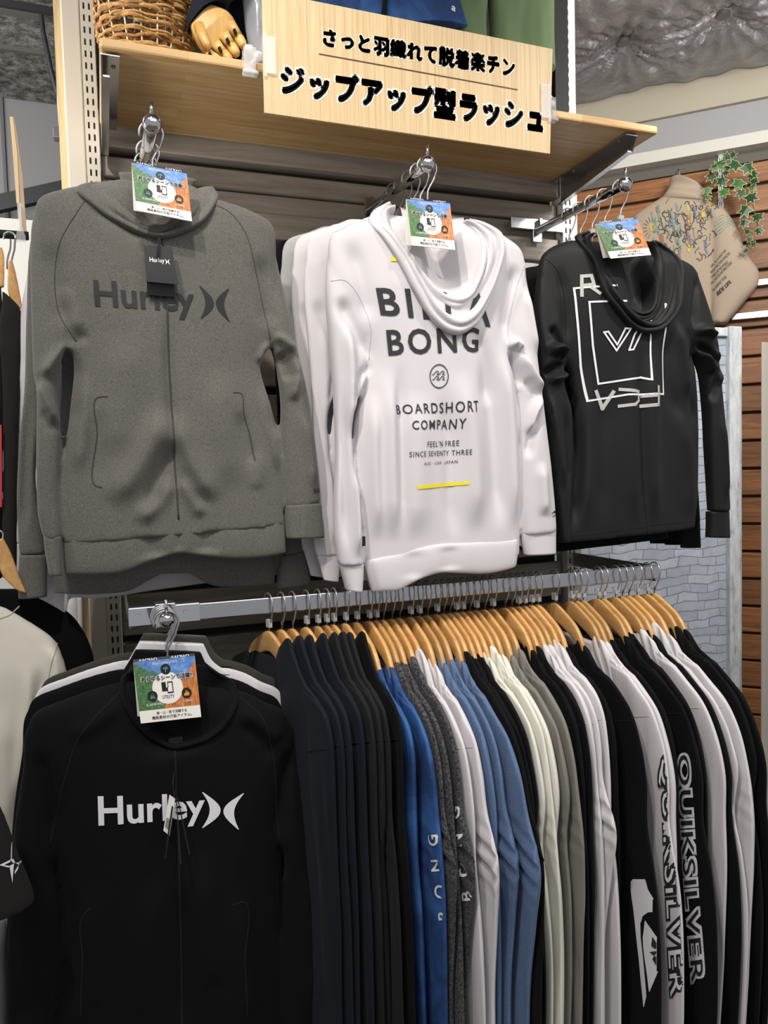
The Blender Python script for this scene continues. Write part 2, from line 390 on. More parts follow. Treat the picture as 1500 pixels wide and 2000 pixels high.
# ------------------------------------------------------------------ display fixture
gwood = wood('weathered_grey_board', (140, 131, 119), (184, 174, 160), 0, 1.2, 0.6)
wb = struct('wall_back', solid((0.03, 0.045, 0.0), (1.175, 0.06, 2.95)), plain('dark_backing', (52, 49, 44), 0.8)); wb['_org'] = [0, 0, 0]
zs = [(2.262, 2.31), (2.203, 2.245), (2.156, 2.199), (2.094, 2.152)]
z = 2.07
while z > 0.3: zs.append((z-0.092, z)); z -= 0.112
for i, (a, c) in enumerate(zs):
    d = [0.0, 0.012, 0.022, 0.004][i] if i < 4 else 0.01
    build('plank', solid((0.031, d, a), (1.174, 0.044, c)), gwood, wb, bevel=0.002, bseg=1)
struct('wall_display', solid((0.03, 0.0, 2.34), (1.175, 0.04, 3.4)), plain('dark_display_back', (30, 31, 34), 0.7))

def slotted(name, label, x0, x1, y0, y1, z0, z1, mat, board=None):
    r = thing(name, label, 'upright post', ((x0+x1)/2, y0, z0))
    m = Mesh(); w = x1-x0
    cols = [(x0, x0+w*0.22), (x0+w*0.36, x0+w*0.62), (x0+w*0.76, x1)]
    for a, c in cols: m.box((a, y0, z0), (c, y0+0.003, z1))
    z = z0+0.01
    while z < z1-0.02:
        for a, c in ((x0+w*0.22, x0+w*0.36), (x0+w*0.62, x0+w*0.76)): m.box((a, y0, z+0.0135), (c, y0+0.003, z+0.0245))
        z += 0.0245
    build('slotted_face', m, mat, r)
    build('channel', Mesh().box((x0, y0+0.003, z0), (x0+0.002, y1, z1)).box((x1-0.002, y0+0.003, z0), (x1, y1, z1)).box((x0+0.002, y1-0.003, z0), (x1-0.002, y1, z1)), mat, r)
    return r
ul = slotted('slotted_upright', 'cream slotted steel upright at the left end of the display fixture', 0.0, 0.027, -0.012, 0.04, 0.0, 3.2, plain('cream_steel', (186, 178, 162), 0.45, 0.2))
build('side_board', solid((-0.038, -0.008, 0.0), (-0.001, 0.05, 3.2)), M['white_paint'], ul, bevel=0.003, label='cream painted wooden side board')
build('plywood_edge', solid((-0.052, 0.012, 0.0), (-0.0385, 0.04, 2.57)), wood('plywood', (160, 138, 98), (186, 164, 122), 2, 2), ul)
ur = slotted('slotted_upright', 'white slotted steel upright at the right end of the display fixture', 1.178, 1.21, -0.012, 0.04, 0.0, 2.9, plain('white_steel', (205, 205, 200), 0.45, 0.1))
build('side_board', solid((1.2105, -0.006, 0.0), (1.228, 0.05, 2.9)), M['white_metal'], ur, bevel=0.003)
tag(build('divider_board', solid((1.135, -0.05, 2.3155), (1.176, -0.01, 3.05)), M['black'], origin=(1.15, -0.03, 2.3155), bevel=0.002), 'upright black board at the right end of the wooden shelf top', 'board')

# shelf, laminated from staves
sm, nt, b = newmat('laminated_pine'); t = nt.nodes.new('ShaderNodeTexCoord'); 
bk = nt.nodes.new('ShaderNodeTexBrick'); nt.links.new(t.outputs['Object'], bk.inputs['Vector'])
for k_, vl in (('Scale', 1.0), ('Brick Width', 0.42), ('Row Height', 0.036), ('Mortar Size', 0.0004), ('Bias', 0.0)): bk.inputs[k_].default_value = vl
bk.inputs['Color1'].default_value = srgb('#c4a06c'); bk.inputs['Color2'].default_value = srgb('#d6b683'); bk.inputs['Mortar'].default_value = srgb('#b4935f')
mp = nt.nodes.new('ShaderNodeMapping'); mp.inputs['Scale'].default_value = (2, 34, 34); nt.links.new(t.outputs['Object'], mp.inputs[0])
gx = nt.nodes.new('ShaderNodeMix'); gx.data_type = 'RGBA'; gx.blend_type = 'MULTIPLY'; gx.inputs[0].default_value = 0.6
nt.links.new(bk.outputs['Color'], gx.inputs[6]); nt.links.new(ramp(nt, noise(nt, mp.outputs[0], 3, 4, 0.6, 0.5), [(0.3, '#cfb48c'), (0.65, '#ffffff')]), gx.inputs[7])
nt.links.new(gx.outputs[2], b.inputs['Base Color']); b.inputs['Roughness'].default_value = 0.38
sh = build('wooden_shelf', solid((0.030, -0.33, 2.297), (1.222, -0.0125, 2.315)), sm, origin=(0.6, -0.17, 2.297), bevel=0.004)
tag(sh, 'laminated pine shelf board above the hanging hoodies', 'shelf')
def bracket(x, s, label):
    r = thing('shelf_bracket', label, 'bracket', (x, -0.012, 2.25))
    build('flange', Mesh().prism([(-0.0125, 2.2965), (-0.300, 2.2965), (-0.318, 2.293), (-0.318, 2.291), (-0.0125, 2.291)], lambda a, c, t: (t, a, c), x-s*0.0, x+s*0.032), M['chrome_worn'], r, recalc=True)
    build('arm', Mesh().prism([(-0.0125, 2.291), (-0.318, 2.291), (-0.300, 2.262), (-0.0125, 2.236)], lambda a, c, t: (t, a, c), x, x+s*0.003), M['chrome_worn'], r, recalc=True)
    build('lip', Mesh().prism([(-0.0125, 2.239), (-0.300, 2.265), (-0.300, 2.262), (-0.0125, 2.236)], lambda a, c, t: (t, a, c), x+s*0.003, x+s*0.014), M['chrome_worn'], r, recalc=True)
    for y in (-0.28, -0.10): build('screw', Mesh().tube([(x+s*0.022, y, 2.289), (x+s*0.022, y, 2.292)], 0.004, 10), M['steel'], r)
bracket(0.031, 1, 'chrome shelf bracket under the left end of the wooden shelf')
bracket(1.1755, -1, 'long chrome shelf bracket under the right end of the wooden shelf')

# chrome crossbar and the three straight faceout arms
cb_ = build('crossbar', solid((1.02, -0.016, 2.165), (1.1765, -0.0005, 2.195)), M['chrome_worn'], origin=(1.1, -0.01, 2.165), bevel=0.002); tag(cb_, 'short chrome crossbar behind the right faceout arm', 'bar')
def faceout(x0, z0, x1, z1, label, y1=-0.375):
    r = thing('faceout_arm', label, 'display arm', (x0, -0.012, z0))
    build('tube', Mesh().tube([(x0, -0.012, z0), (x1, y1, z1)], 0.0125, 16, True, 0.8), M['chrome'], r, smooth=False, bevel=0.001, bseg=1).data.polygons.foreach_set('use_smooth', [True]*18)
    build('end_cap', Mesh().sphere((x1, y1-0.002, z1), 0.017, 18, 12, (1, 0.8, 1)), M['chrome'], r, smooth=True)
    build('stop_pin', Mesh().tube([(x1, y1-0.002, z1+0.012), (x1, y1-0.004, z1+0.035)], 0.0032, 8), M['chrome'], r, smooth=True)
    build('mounting_plate', solid((x0-0.014, -0.0125, z0-0.03), (x0+0.014, -0.006, z0+0.03)), M['chrome_worn'], r, bevel=0.002)
    build('upper_tab', solid((x0-0.003, -0.03, z0+0.006), (x0+0.003, -0.0127, z0+0.026)), M['chrome_worn'], r)
def _tip(px_, py_): q = at(px_, py_, -0.375); return (q[0], q[2])
AL = ((0.107, 2.172), _tip(297, 242)); AM_ = ((0.636, 2.176), _tip(834, 321)); AR = ((1.10, 2.165), _tip(1220, 361))
faceout(*AL[0], *AL[1], 'chrome faceout arm carrying the grey hoodies')
faceout(*AM_[0], *AM_[1], 'chrome faceout arm carrying the white hoodies')
faceout(*AR[0], *AR[1], 'chrome faceout arm carrying the black hooded tops')

# lower hang rail with its brackets
hr = thing('hang_rail', 'flat chrome hang rail loaded with wooden hangers', 'rail', (0.62, -0.346, 1.283))
build('bar', solid((0.06, -0.352, 1.283), (1.204, -0.340, 1.314)), M['chrome_worn'], hr, bevel=0.002)
build('end_sleeve', solid((0.034, -0.3545, 1.281), (0.16, -0.3375, 1.316)), M['chrome'], hr, bevel=0.002, label='bright chrome end sleeve')
for x in (0.05, 0.135): build('bolt', Mesh().tube([(x, -0.3545, 1.299), (x, -0.359, 1.299)], 0.006, 12), M['chrome'], hr, smooth=False)
for x, y in ((0.036, -0.0125), (1.197, -0.0125)):
    build('bracket', solid((x, -0.3395, 1.275), (x+0.004, y, 1.312)), M['steel'], hr, bevel=0.001)
fl = thing('clip_on_faceout', 'chrome clip-on faceout with ball end hooked over the left end of the rail', 'display arm', (0.098, -0.347, 1.30))
build('clip', Mesh().box((0.080, -0.362, 1.275), (0.116, -0.3548, 1.3205)).box((0.080, -0.3548, 1.3165), (0.116, -0.332, 1.3205)), M['chrome'], fl, bevel=0.0015)
build('arm', Mesh().tube([(0.097, -0.362, 1.305), (0.092, -0.47, 1.312)], 0.0075, 14), M['chrome'], fl, smooth=False)
build('ball', Mesh().sphere((0.0915, -0.476, 1.312), 0.013, 18, 12), M['chrome'], fl, smooth=True)
build('stop_pin', Mesh().tube([(0.0915, -0.474, 1.322), (0.0915, -0.474, 1.345)], 0.0028, 8), M['chrome'], fl, smooth=True)
# ------------------------------------------------------------------ cloth tools
def spline(K, q):                               # smooth curve through knots K, sampled at q in 0..1 (chord-length)
    K = np.asarray(K, float)
    d = np.linalg.norm(np.diff(K[:, :4] if K.shape[1] > 4 else K, axis=0), axis=1)+1e-9
    t = np.concatenate([[0], np.cumsum(d)]); t /= t[-1]
    m = np.zeros_like(K)
    for i in range(len(K)):
        if i == 0: m[i] = (K[1]-K[0])/(t[1]-t[0])
        elif i == len(K)-1: m[i] = (K[-1]-K[-2])/(t[-1]-t[-2])
        else:
            a = (K[i]-K[i-1])/(t[i]-t[i-1]); b = (K[i+1]-K[i])/(t[i+1]-t[i]); h0 = t[i]-t[i-1]; h1 = t[i+1]-t[i]
            m[i] = (a*h1+b*h0)/(h0+h1)
            m[i] = np.where(a*b <= 0, m[i]*0.5, m[i])
    k = np.clip(np.searchsorted(t, q, side='right')-1, 0, len(K)-2)
    h = (t[k+1]-t[k])[:, None]; s = ((q-t[k])/(t[k+1]-t[k]))[:, None]
    return (2*s**3-3*s**2+1)*K[k]+(s**3-2*s**2+s)*h*m[k]+(-2*s**3+3*s**2)*K[k+1]+(s**3-s**2)*h*m[k+1]
def xz(p, Y):
    q = at(p[0], p[1], Y); return (q[0], q[2])
def vnoise(x, y, seed=0):                       # smooth value noise in -1..1
    xi = np.floor(x).astype(int); yi = np.floor(y).astype(int); fx = x-xi; fy = y-yi
    fx = fx*fx*(3-2*fx); fy = fy*fy*(3-2*fy)
    def h(a, b):
        n = (a*374761393+b*668265263+seed*974711) & 0x7fffffff
        n = ((n ^ (n >> 13))*1274126177) & 0x7fffffff
        return ((n ^ (n >> 16)) & 0xffff)/32767.5-1
    return (h(xi, yi)*(1-fx)+h(xi+1, yi)*fx)*(1-fy)+(h(xi, yi+1)*(1-fx)+h(xi+1, yi+1)*fx)*fy
def smooth01(x): x = np.clip(x, 0, 1); return x*x*(3-2*x)

def ribbon(pairs, Y=None, nt=60, ns=50, front=0.03, back=0.02, p=0.6, th=None, yo=None, tail=0.0):
    """A closed cloth tube between a left and a right edge. pairs: (Lx, Ly, Rx, Ry), pixels when Y is given, else (a, c) metres."""
    if Y is not None: pairs = [xz(q[:2], Y)+xz(q[2:4], Y) for q in pairs]
    K = np.array(pairs, float); t = np.linspace(0, 1, nt); E = spline(K, t)
    L, R = E[:, :2], E[:, 2:4]; nb = max(6, ns//3)
    th1 = np.linspace(0, PI, ns); th2 = np.linspace(PI, 2*PI, nb+2)[1:-1]; a = np.concatenate([th1, th2])
    s = (1-np.cos(a))/2; d = np.where(np.arange(len(a)) < ns, -1, 1)*np.abs(np.sin(a))**p
    sc = np.ones(nt) if th is None else np.interp(t, [q[0] for q in th], [q[1] for q in th])
    P = L[:, None, :]*(1-s)[None, :, None]+R[:, None, :]*s[None, :, None]
    dep = np.where(d[None, :] < 0, front, back)*d[None, :]*sc[:, None]
    if yo is not None: dep = dep+yo(t[:, None], s[None, :])
    V = np.stack([P[..., 0], dep+(Y or 0.0), P[..., 1]], -1); n = len(a)
    idx = np.arange(nt*n).reshape(nt, n)
    F = [(idx[i, j], idx[i, (j+1) % n], idx[i+1, (j+1) % n], idx[i+1, j]) for i in range(nt-1) for j in range(n)]
    V = V.reshape(-1, 3); c0 = V[:n].mean(0); c1 = V[-n:].mean(0); k = len(V)
    V = np.concatenate([V, [c0, c1]])
    F += [(k, (j+1) % n, j) for j in range(n)]+[(k+1, idx[-1, j], idx[-1, (j+1) % n]) for j in range(n)]
    return Mesh().add(V, [q[::-1] for q in F])
FOLD = 1.7
def strokes(V, Y, S, frontness=None):           # cloth folds: S = [(points px, width m, height m)], + is a ridge towards the viewer
    X = V[:, [0, 2]]; dy = np.zeros(len(V))
    for pts, w, amp in S:
        P = np.array([xz(q, Y) for q in pts]); L = np.concatenate([[0], np.cumsum(np.linalg.norm(np.diff(P, axis=0), axis=1))])
        if len(P) > 2: P = spline(P, np.linspace(0, 1, 14)); L = np.concatenate([[0], np.cumsum(np.linalg.norm(np.diff(P, axis=0), axis=1))])
        best = np.full(len(V), 9.0); bt = np.zeros(len(V))
        for i in range(len(P)-1):
            e = P[i+1]-P[i]; ll = e@e+1e-12; u = np.clip(((X-P[i])@e)/ll, 0, 1); d = np.linalg.norm(X-P[i]-u[:, None]*e, axis=1)
            m = d < best; best[m] = d[m]; bt[m] = (L[i]+u[m]*math.sqrt(ll))/L[-1]
        tp = smooth01(bt/0.3)*smooth01((1-bt)/0.25)
        dy -= FOLD*amp*tp*np.exp(-(best/w)**2)
    f = smooth01((Y+0.004-V[:, 1])/0.012) if frontness is None else frontness
    V[:, 1] += dy*f
    return V
def wrinkle(V, Y, amp, sx, sz, seed=0, grow=0):
    n = vnoise(V[:, 0]*sx+vnoise(V[:, 0]*3, V[:, 2]*3, seed+5)*0.7, V[:, 2]*sz, seed)+0.5*vnoise(V[:, 0]*sx*2.1, V[:, 2]*sz*1.9, seed+9)
    g = 1.0
    if grow: zt, zb = V[:, 2].max(), V[:, 2].min(); g = 0.25+grow*(zt-V[:, 2])/(zt-zb)
    V[:, 1] += amp*n*g*smooth01((Y+0.004-V[:, 1])/0.012); return V
def fuse(ms, voxel=0.0042, it=5):               # several closed cloth tubes become one continuous surface
    m = Mesh()
    for q in ms: m.add(q.arr(), q.f)
    me = bpy.data.meshes.new('f'); me.from_pydata(m.arr().tolist(), [], m.f); ob = bpy.data.objects.new('f', me); C.objects.link(ob)
    r = ob.modifiers.new('r', 'REMESH'); r.mode = 'VOXEL'; r.voxel_size = voxel
    if it: s = ob.modifiers.new('s', 'SMOOTH'); s.factor = 0.5; s.iterations = it
    dg = bpy.context.evaluated_depsgraph_get(); dg.update(); e = bpy.data.meshes.new_from_object(ob.evaluated_get(dg))
    V = np.zeros(len(e.vertices)*3); e.vertices.foreach_get('co', V); V = V.reshape(-1, 3)
    F = [tuple(p.vertices) for p in e.polygons]
    bpy.data.objects.remove(ob); bpy.data.meshes.remove(me); bpy.data.meshes.remove(e)
    return V, F
def bvh(V, F): return BVHTree.FromPolygons([tuple(v) for v in V], F)
def hit_y(b, x, z, default):
    h = b.ray_cast(Vector((x, -1.5, z)), Vector((0, 1, 0)))
    return h[0][1] if h[0] is not None else default
def drape(name, VF, quad, Y, b, mat, parent, off=0.0014, cell=0.012, label=None, thick=0.0):
    V, F = VF[0], VF[1]
    q3 = [at(*p, Y) for p in quad]
    w = np.linalg.norm(q3[1]-q3[0]); h = np.linalg.norm(q3[0]-q3[3])
    V, F = split_mesh(V, F, (cell/max(w, 1e-4), cell/max(h, 1e-4)))
    P = bilin(q3, V); ok = []
    for p in P: p[1] = hit_y(b, p[0], p[2], Y)-off
    m = Mesh().add(P, F); o = build(name, m, mat, parent, label=label)
    return o
def seam(pts, Y, b, mat, parent, rad=0.0011, name='seam', off=0.0, n=40, label=None):
    P = spline(np.array([xz(p, Y) for p in pts]), np.linspace(0, 1, n)) if len(pts) > 2 else np.linspace(xz(pts[0], Y), xz(pts[1], Y), n)
    Q = [(x, hit_y(b, x, z, Y)-off, z) for x, z in P]
    return build(name, Mesh().tube(Q, rad, 6), mat, parent, smooth=True, label=label)
def hood_sheet(outer, inner, Y, b, bulge, back, nt=70, nv=30, ridge=0.0, k=2, ph=0.0, endback=0.03, lift=0.002, curl=0.012):
    Q = np.linspace(0, 1, nt); O = spline(np.array([xz(p, Y) for p in outer]), Q); I = spline(np.array([xz(p, Y) for p in inner]), Q)
    yo = np.array([hit_y(b, o[0], o[1], Y) for o in O]) if b else np.full(nt, Y)
    for _ in range(6): yo[1:-1] = (yo[:-2]+yo[1:-1]+yo[2:])/3
    V = []
    for i, t in enumerate(Q):
        e = math.sin(PI*t)**0.55 if 0 < t < 1 else 0
        for j in range(nv):
            v = j/(nv-1); p = O[i]*(1-v)+I[i]*v
            y = (yo[i]-lift)*(1-v)+(Y-lift)*v - bulge*e*math.sin(PI*min(1, v*0.96+0.04))**0.8 + back*v*v + endback*(1-e)*v
            y -= ridge*e*(0.8*math.sin(2*PI*k*v+ph+2.2*t+0.8*math.sin(5*t+ph))+1.1*float(vnoise(np.array([v*4.5+t*1.5+ph*9]), np.array([t*3.5+ph*5]), 3)[0])+0.6*float(vnoise(np.array([v*7-t*3+ph*3]), np.array([t*9+v*3+ph]), 5)[0]))*math.sin(PI*v)**0.7
            if j == 0: y += curl*0.4
            V.append((p[0], y, p[1]))
    idx = np.arange(nt*nv).reshape(nt, nv)
    return Mesh().add(V, [(idx[i, j], idx[i, j+1], idx[i+1, j+1], idx[i+1, j]) for i in range(nt-1) for j in range(nv-1)])
def cloth_sheet(name, m, mat, parent, t=0.004, label=None):
    o = build(name, m, mat, parent, smooth=True, label=label); s = o.modifiers.new('thick', 'SOLIDIFY'); s.thickness = t; s.offset = 0
    return o
def raw(V, F): return Mesh().add(V, F)
def arc(c, r, a0, a1, n=16, ry=None): ry = ry or r; return [(c[0]+r*math.cos(a), c[1]+ry*math.sin(a)) for a in np.linspace(a0, a1, n)]
def stroke_poly(pts, w):                        # a line of width w as quads
    out = []
    for a, c in zip(pts[:-1], pts[1:]):
        d = np.array(c)-np.array(a); d /= np.linalg.norm(d)+1e-9; n = np.array([-d[1], d[0]])*w/2; e = d*w*0.3
        out.append([tuple(np.array(a)-e+n), tuple(np.array(a)-e-n), tuple(np.array(c)+e-n), tuple(np.array(c)+e+n)])
    return out
F_ = {}
F_['grey'] = fabric('grey_melange_jersey', '#4a4945', '#706e69', 0.8, 0.2, 700, 0.1)
F_['grey_d'] = plain('grey_seam', '#3f3e3b', 0.9)
F_['white'] = fabric('white_jersey', '#cfccd0', None, 0.8, 0.05, 700, 0.06)
F_['white_d'] = plain('white_seam', '#b9b6bc', 0.9)
F_['lightgrey'] = fabric('light_grey_jersey', '#9a9a9b', '#b0b0b0', 0.8, 0.1)
F_['black'] = fabric('black_jersey', '#0a0a0c', None, 0.85, 0.02, 700, 0.08, 0.15)
F_['black_d'] = plain('black_seam', '#060607', 0.9)
F_['blackgloss'] = fabric('black_stretch_woven', '#101214', None, 0.62, 0.03, 700, 0.06, 0.3)
F_['olive'] = fabric('dark_olive_jersey', '#2c2b25', '#3b3a32', 0.85)
P_ = {'grey': plain('dark_grey_print', '#1d1d1e', 0.5), 'black': plain('black_print', '#26282a', 0.6), 'white': plain('white_print', '#e4e4ea', 0.5), 'yellow': plain('yellow_print', '#ecdc1c', 0.55), 'silver': plain('pale_grey_print', '#b9b7b2', 0.5)}
def arcs_logo():                                # two opposed curved blades
    n = 16; y = np.linspace(0, 1, n); polys = []
    for i in range(n-1):
        a0, a1 = 0.19*math.sin(PI*y[i]), 0.19*math.sin(PI*y[i+1]); w0, w1 = 0.03+0.245*math.sin(PI*y[i])**1.1, 0.03+0.245*math.sin(PI*y[i+1])**1.1
        polys.append([(a0, y[i]), (a0+w0, y[i]), (a1+w1, y[i+1]), (a1, y[i+1])])
        polys.append([(1.0-a0-w0, y[i]), (1.0-a0, y[i]), (1.0-a1, y[i+1]), (1.0-a1-w1, y[i+1])])
    return poly_mesh(polys)
def quadpart(q, u0, u1, v0=0.0, v1=1.0):        # sub-rectangle of a pixel quad tl,tr,br,bl (v up)
    tl, tr, br, bl = [np.array(p, float) for p in q]
    f = lambda u, v: tuple((bl*(1-u)+br*u)*(1-v)+(tl*(1-u)+tr*u)*v)
    return [f(u0, v1), f(u1, v1), f(u1, v0), f(u0, v0)]
# ------------------------------------------------------------------ grey zip hoodie (front of the left arm)
def place(name, label, cat, Y, pxy, group=None): return thing(name, label, cat, at(pxy[0], pxy[1], Y), group)
YG = -0.345
GREY_T = [(228,352,372,362),(190,362,424,392),(120,374,492,418),(80,388,528,440),(70,440,538,520),(78,540,545,600),(110,640,530,668),(142,700,508,715),(137,800,532,800),(126,890,548,885),(118,980,551,970),(124,1062,553,1025)]
GREY_SL = [(88,386,190,420),(63,430,175,520),(59,500,165,590),(61,620,158,655),(66,735,122,700),(72,760,113,752),(72,850,119,850),(72,950,118,950),(80,1030,122,1035),(86,1050,121,1050)]
GREY_SR = [(430,430,527,444),(470,500,549,547),(500,600,571,642),(528,672,582,696),(547,775,599,772),(545,885,617,907),(550,952,623,972),(553,990,623,984)]
def grey_body(Y, sl=True, sr=True):
    t = ribbon(GREY_T, Y, 110, 90, 0.042, 0.02, 0.55, [(0, 0.35), (0.1, 0.75), (0.25, 1), (1, 0.9)])
    ms = [t]
    if sl: ms.append(ribbon(GREY_SL, Y, 80, 34, 0.034, 0.02, 0.6, [(0, 0.5), (0.3, 1.0), (1, 0.7)], lambda t, s: 0.006-0.012*smooth01(t*2-0.6)+0*s))
    if sr: ms.append(ribbon(GREY_SR, Y, 80, 34, 0.034, 0.02, 0.6, [(0, 0.5), (0.3, 1.0), (1, 0.7)], lambda t, s: 0.006-0.008*smooth01(t*2-0.6)+0*s))
    return ms
r = place('zip_hoodie', 'grey melange zip hoodie with dark printed word logo, front of the left arm', 'hoodie', YG, (310, 345))
V, Fq = fuse(grey_body(YG))
GS = [([(302,280),(304,360),(308,410),(311,480)],0.034,-0.024),([(322,600),(330,760),(338,900),(345,1010)],0.010,-0.007), ([(326,790),(300,850),(255,930),(205,985)],0.022,0.010),([(330,860),(312,930),(285,1000)],0.014,-0.008),
 ([(328,800),(352,880),(385,940),(420,985)],0.022,0.010),([(335,850),(362,930),(405,1000)],0.013,-0.007),([(345,930),(372,975),(395,1010)],0.012,0.006),([(335,930),(300,985),(262,1020)],0.014,0.007),
 ([(150,672),(128,690),(112,705),(85,745)],0.010,0.010),([(150,680),(160,665),(178,668)],0.008,-0.003),([(148,690),(152,760),(145,840)],0.010,-0.005),([(160,720),(162,820),(150,930)],0.012,0.006),
 ([(70,745),(90,780),(118,835)],0.009,0.012),([(85,800),(110,850)],0.010,-0.003),
 ([(527,672),(512,690),(503,715)],0.008,0.006),([(520,690),(526,760),(535,860)],0.010,-0.008),([(508,740),(520,830),(540,930)],0.010,0.006),([(524,660),(545,668),(572,690)],0.008,0.007),
 ([(535,690),(555,720),(562,750)],0.014,-0.010),([(575,700),(572,750),(560,790)],0.008,0.008),
 ([(585,800),(600,870),(606,960)],0.012,0.005),([(485,880),(500,915),(490,960)],0.014,0.003),([(460,800),(470,850),(492,920)],0.012,-0.005),
 ([(200,960),(190,900),(195,800)],0.014,-0.003),([(100,470),(110,560),(135,650)],0.02,-0.006),([(500,500),(515,580),(522,650)],0.018,-0.006),
 ([(180,400),(230,440),(290,475)],0.016,-0.004),([(120,560),(145,620),(155,660)],0.012,0.005),([(420,720),(430,850),(440,960)],0.03,0.005),([(240,650),(235,800),(225,900)],0.035,0.005)]
V = strokes(V, YG, GS); V = wrinkle(V, YG, 0.0012, 14, 9, 3)
build('body', raw(V, Fq), F_['grey'], r, smooth=True); bg = bvh(V, Fq)
band_g = [(121,1040,131,1119),(170,1039,176,1119),(225,1036,232,1115),(292,1022,296,1092),(346,1011,347,1078),(400,1013,402,1084),(450,1018,452,1088),(505,1012,507,1086),(553,1004,556,1078)]
def hband(pairs, Y, f=0.03, bk=0.012, n=70, dz=0.0): return ribbon(pairs, Y, n, 26, f, bk, 0.16, [(0, 0.3), (0.04, 0.75), (0.5, 1), (0.96, 0.75), (1, 0.3)], lambda t, s: -0.010*np.sin(PI*t)+0*s)
hb = hband(band_g, YG); v = hb.arr(); v = strokes(v, YG, [([(292,1030),(300,1088)],0.02,-0.006),([(400,1020),(398,1080)],0.02,-0.005),([(345,1015),(346,1075)],0.006,-0.004)]); hb.v = [v]
build('hem_band', hb, F_['grey'], r, smooth=True)
def cuff(pairs, Y, mat, root, front=0.022, back=0.016, yo=0.0, name='cuff'):
    return build(name, ribbon(pairs, Y, 16, 22, front, back, 0.6, None, (lambda t, s: yo+0*t+0*s)), mat, root, smooth=True)
cuff([(85,1045,122,1046),(90,1085,122,1083),(97,1121,123,1122)], YG, F_['grey'], r, yo=-0.006)
cuff([(553,987,625,982),(555,1020,628,1017),(558,1051,631,1049)], YG, F_['grey'], r, yo=-0.004)
# hood folded up round the neck
oL = [(172,360),(150,378),(186,418),(234,448),(275,468),(312,476),(352,466),(390,446),(414,412),(424,384),(416,366)]
iL = [(236,338),(250,345),(262,372),(278,412),(296,440),(308,452),(326,440),(346,412),(358,382),(366,356),(376,352)]
cloth_sheet('hood', hood_sheet(oL, iL, YG-0.005, bg, 0.026, 0.045, ridge=0.010, k=2.0, ph=0.6), F_['grey'], r)
build('hood_lining', ribbon([(232,338,384,352),(238,360,372,372),(258,420,352,418),(290,455,322,455)], YG+0.03, 24, 30, 0.012, 0.02, 0.6), F_['grey'], r, smooth=True)
for s_ in ([(176,392),(150,430),(120,480),(108,560),(118,620),(150,672)],[(408,408),(440,424),(470,460),(492,530),(508,600),(524,668)]): seam(s_, YG, bg, F_['grey_d'], r, 0.0009)
seam([(312,474),(322,560),(324,640),(330,760),(338,900),(345,1012)], YG, bg, F_['grey_d'], r, 0.0018, 'zipper')
seam([(152,378),(188,420),(236,450),(278,470),(312,478),(354,468),(392,448),(416,414)], YG, bg, F_['grey_d'], r, 0.0010)
seam([(210,779),(194,779),(190,850),(186,948),(200,952)], YG, bg, F_['grey_d'], r, 0.0012, 'pocket_opening')
seam([(448,771),(462,771),(470,810),(482,850),(492,900)], YG, bg, F_['grey_d'], r, 0.0012, 'pocket_opening')
q = [(182,556),(378,560),(384,634),(184,618)]
lw = text_mesh('Hurley', 0.022)
drape('printed_logo', lw, [(182,557),(372,570),(378,634),(187,622)], YG, bg, P_['grey'], r)
drape('printed_logo', arcs_logo(), [(383,568),(441,573),(443,636),(386,630)], YG, bg, P_['grey'], r)
drape('printed_logo', text_mesh('RAN', 0.01), [(606,954),(624,953),(624,962),(606,963)], YG, bg, P_['grey'], r)
# black hang tag on a cord
def flat_card(name, quad, Y, mat, parent, t=0.0012, label=None, tilt=(0, 0)):
    q3 = [at(*p, Y) for p in quad]
    for i in (0, 1): q3[i][1] += tilt[0]
    for i in (2, 3): q3[i][1] += tilt[1]
    f = [q+np.array([0, -t/2, 0]) for q in q3]; k = [q+np.array([0, t/2, 0]) for q in q3]
    m = Mesh().add(f+k, [(3, 2, 1, 0), (4, 5, 6, 7), (0, 1, 5, 4), (1, 2, 6, 5), (2, 3, 7, 6), (3, 0, 4, 7)])
    return build(name, m, mat, parent), f
def on_card(VF, f, rect, mat, name, parent, off=0.0004):
    """unit mesh placed in the rectangle rect=(u0,v0,u1,v1), v up, of a card's front corners f (tl,tr,br,bl)"""
    V = np.array(VF[0], float); u = rect[0]+(rect[2]-rect[0])*V[:, 0]; v = rect[1]+(rect[3]-rect[1])*V[:, 1]
    P = bilin(f, np.stack([u, v], 1)); n = np.cross(f[1]-f[0], f[3]-f[0]); n /= np.linalg.norm(n)
    if n[1] > 0: n = -n
    return build(name, Mesh().add(P+n*off, VF[1]), mat, parent)
tagm = plain('black_tag_card', '#101011', 0.35)
yt = YG-0.062
t2, f2 = flat_card('hang_tag', [(286,490),(338,492),(342,578),(288,574)], yt+0.006, tagm, r, tilt=(0.0, 0.008))
t1, f1_ = flat_card('hang_tag', [(281,478),(336,482),(348,556),(286,550)], yt, tagm, r, tilt=(0.004, 0.0))
on_card(text_mesh('Hurley', 0.02), f1_, (0.16, 0.52, 0.66, 0.68), M['white_ink'], 'lettering', t1); on_card(arcs_logo(), f1_, (0.68, 0.52, 0.84, 0.67), M['white_ink'], 'lettering', t1)
build('tag_cord', Mesh().tube([at(311,452,yt+0.03), at(310,470,yt-0.003), at(308,495,yt-0.004), at(307,508,yt-0.003), at(311,495,yt-0.005), at(313,470,yt-0.001), at(312,452,yt+0.03)], 0.0012, 6), M['black'], r, smooth=True)
def recolor(root, mat, mat_by=None):
    for c in root.children_recursive:
        if c.type == 'MESH' and c.material_slots:
            c.material_slots[0].link = 'OBJECT'; c.material_slots[0].material = mat
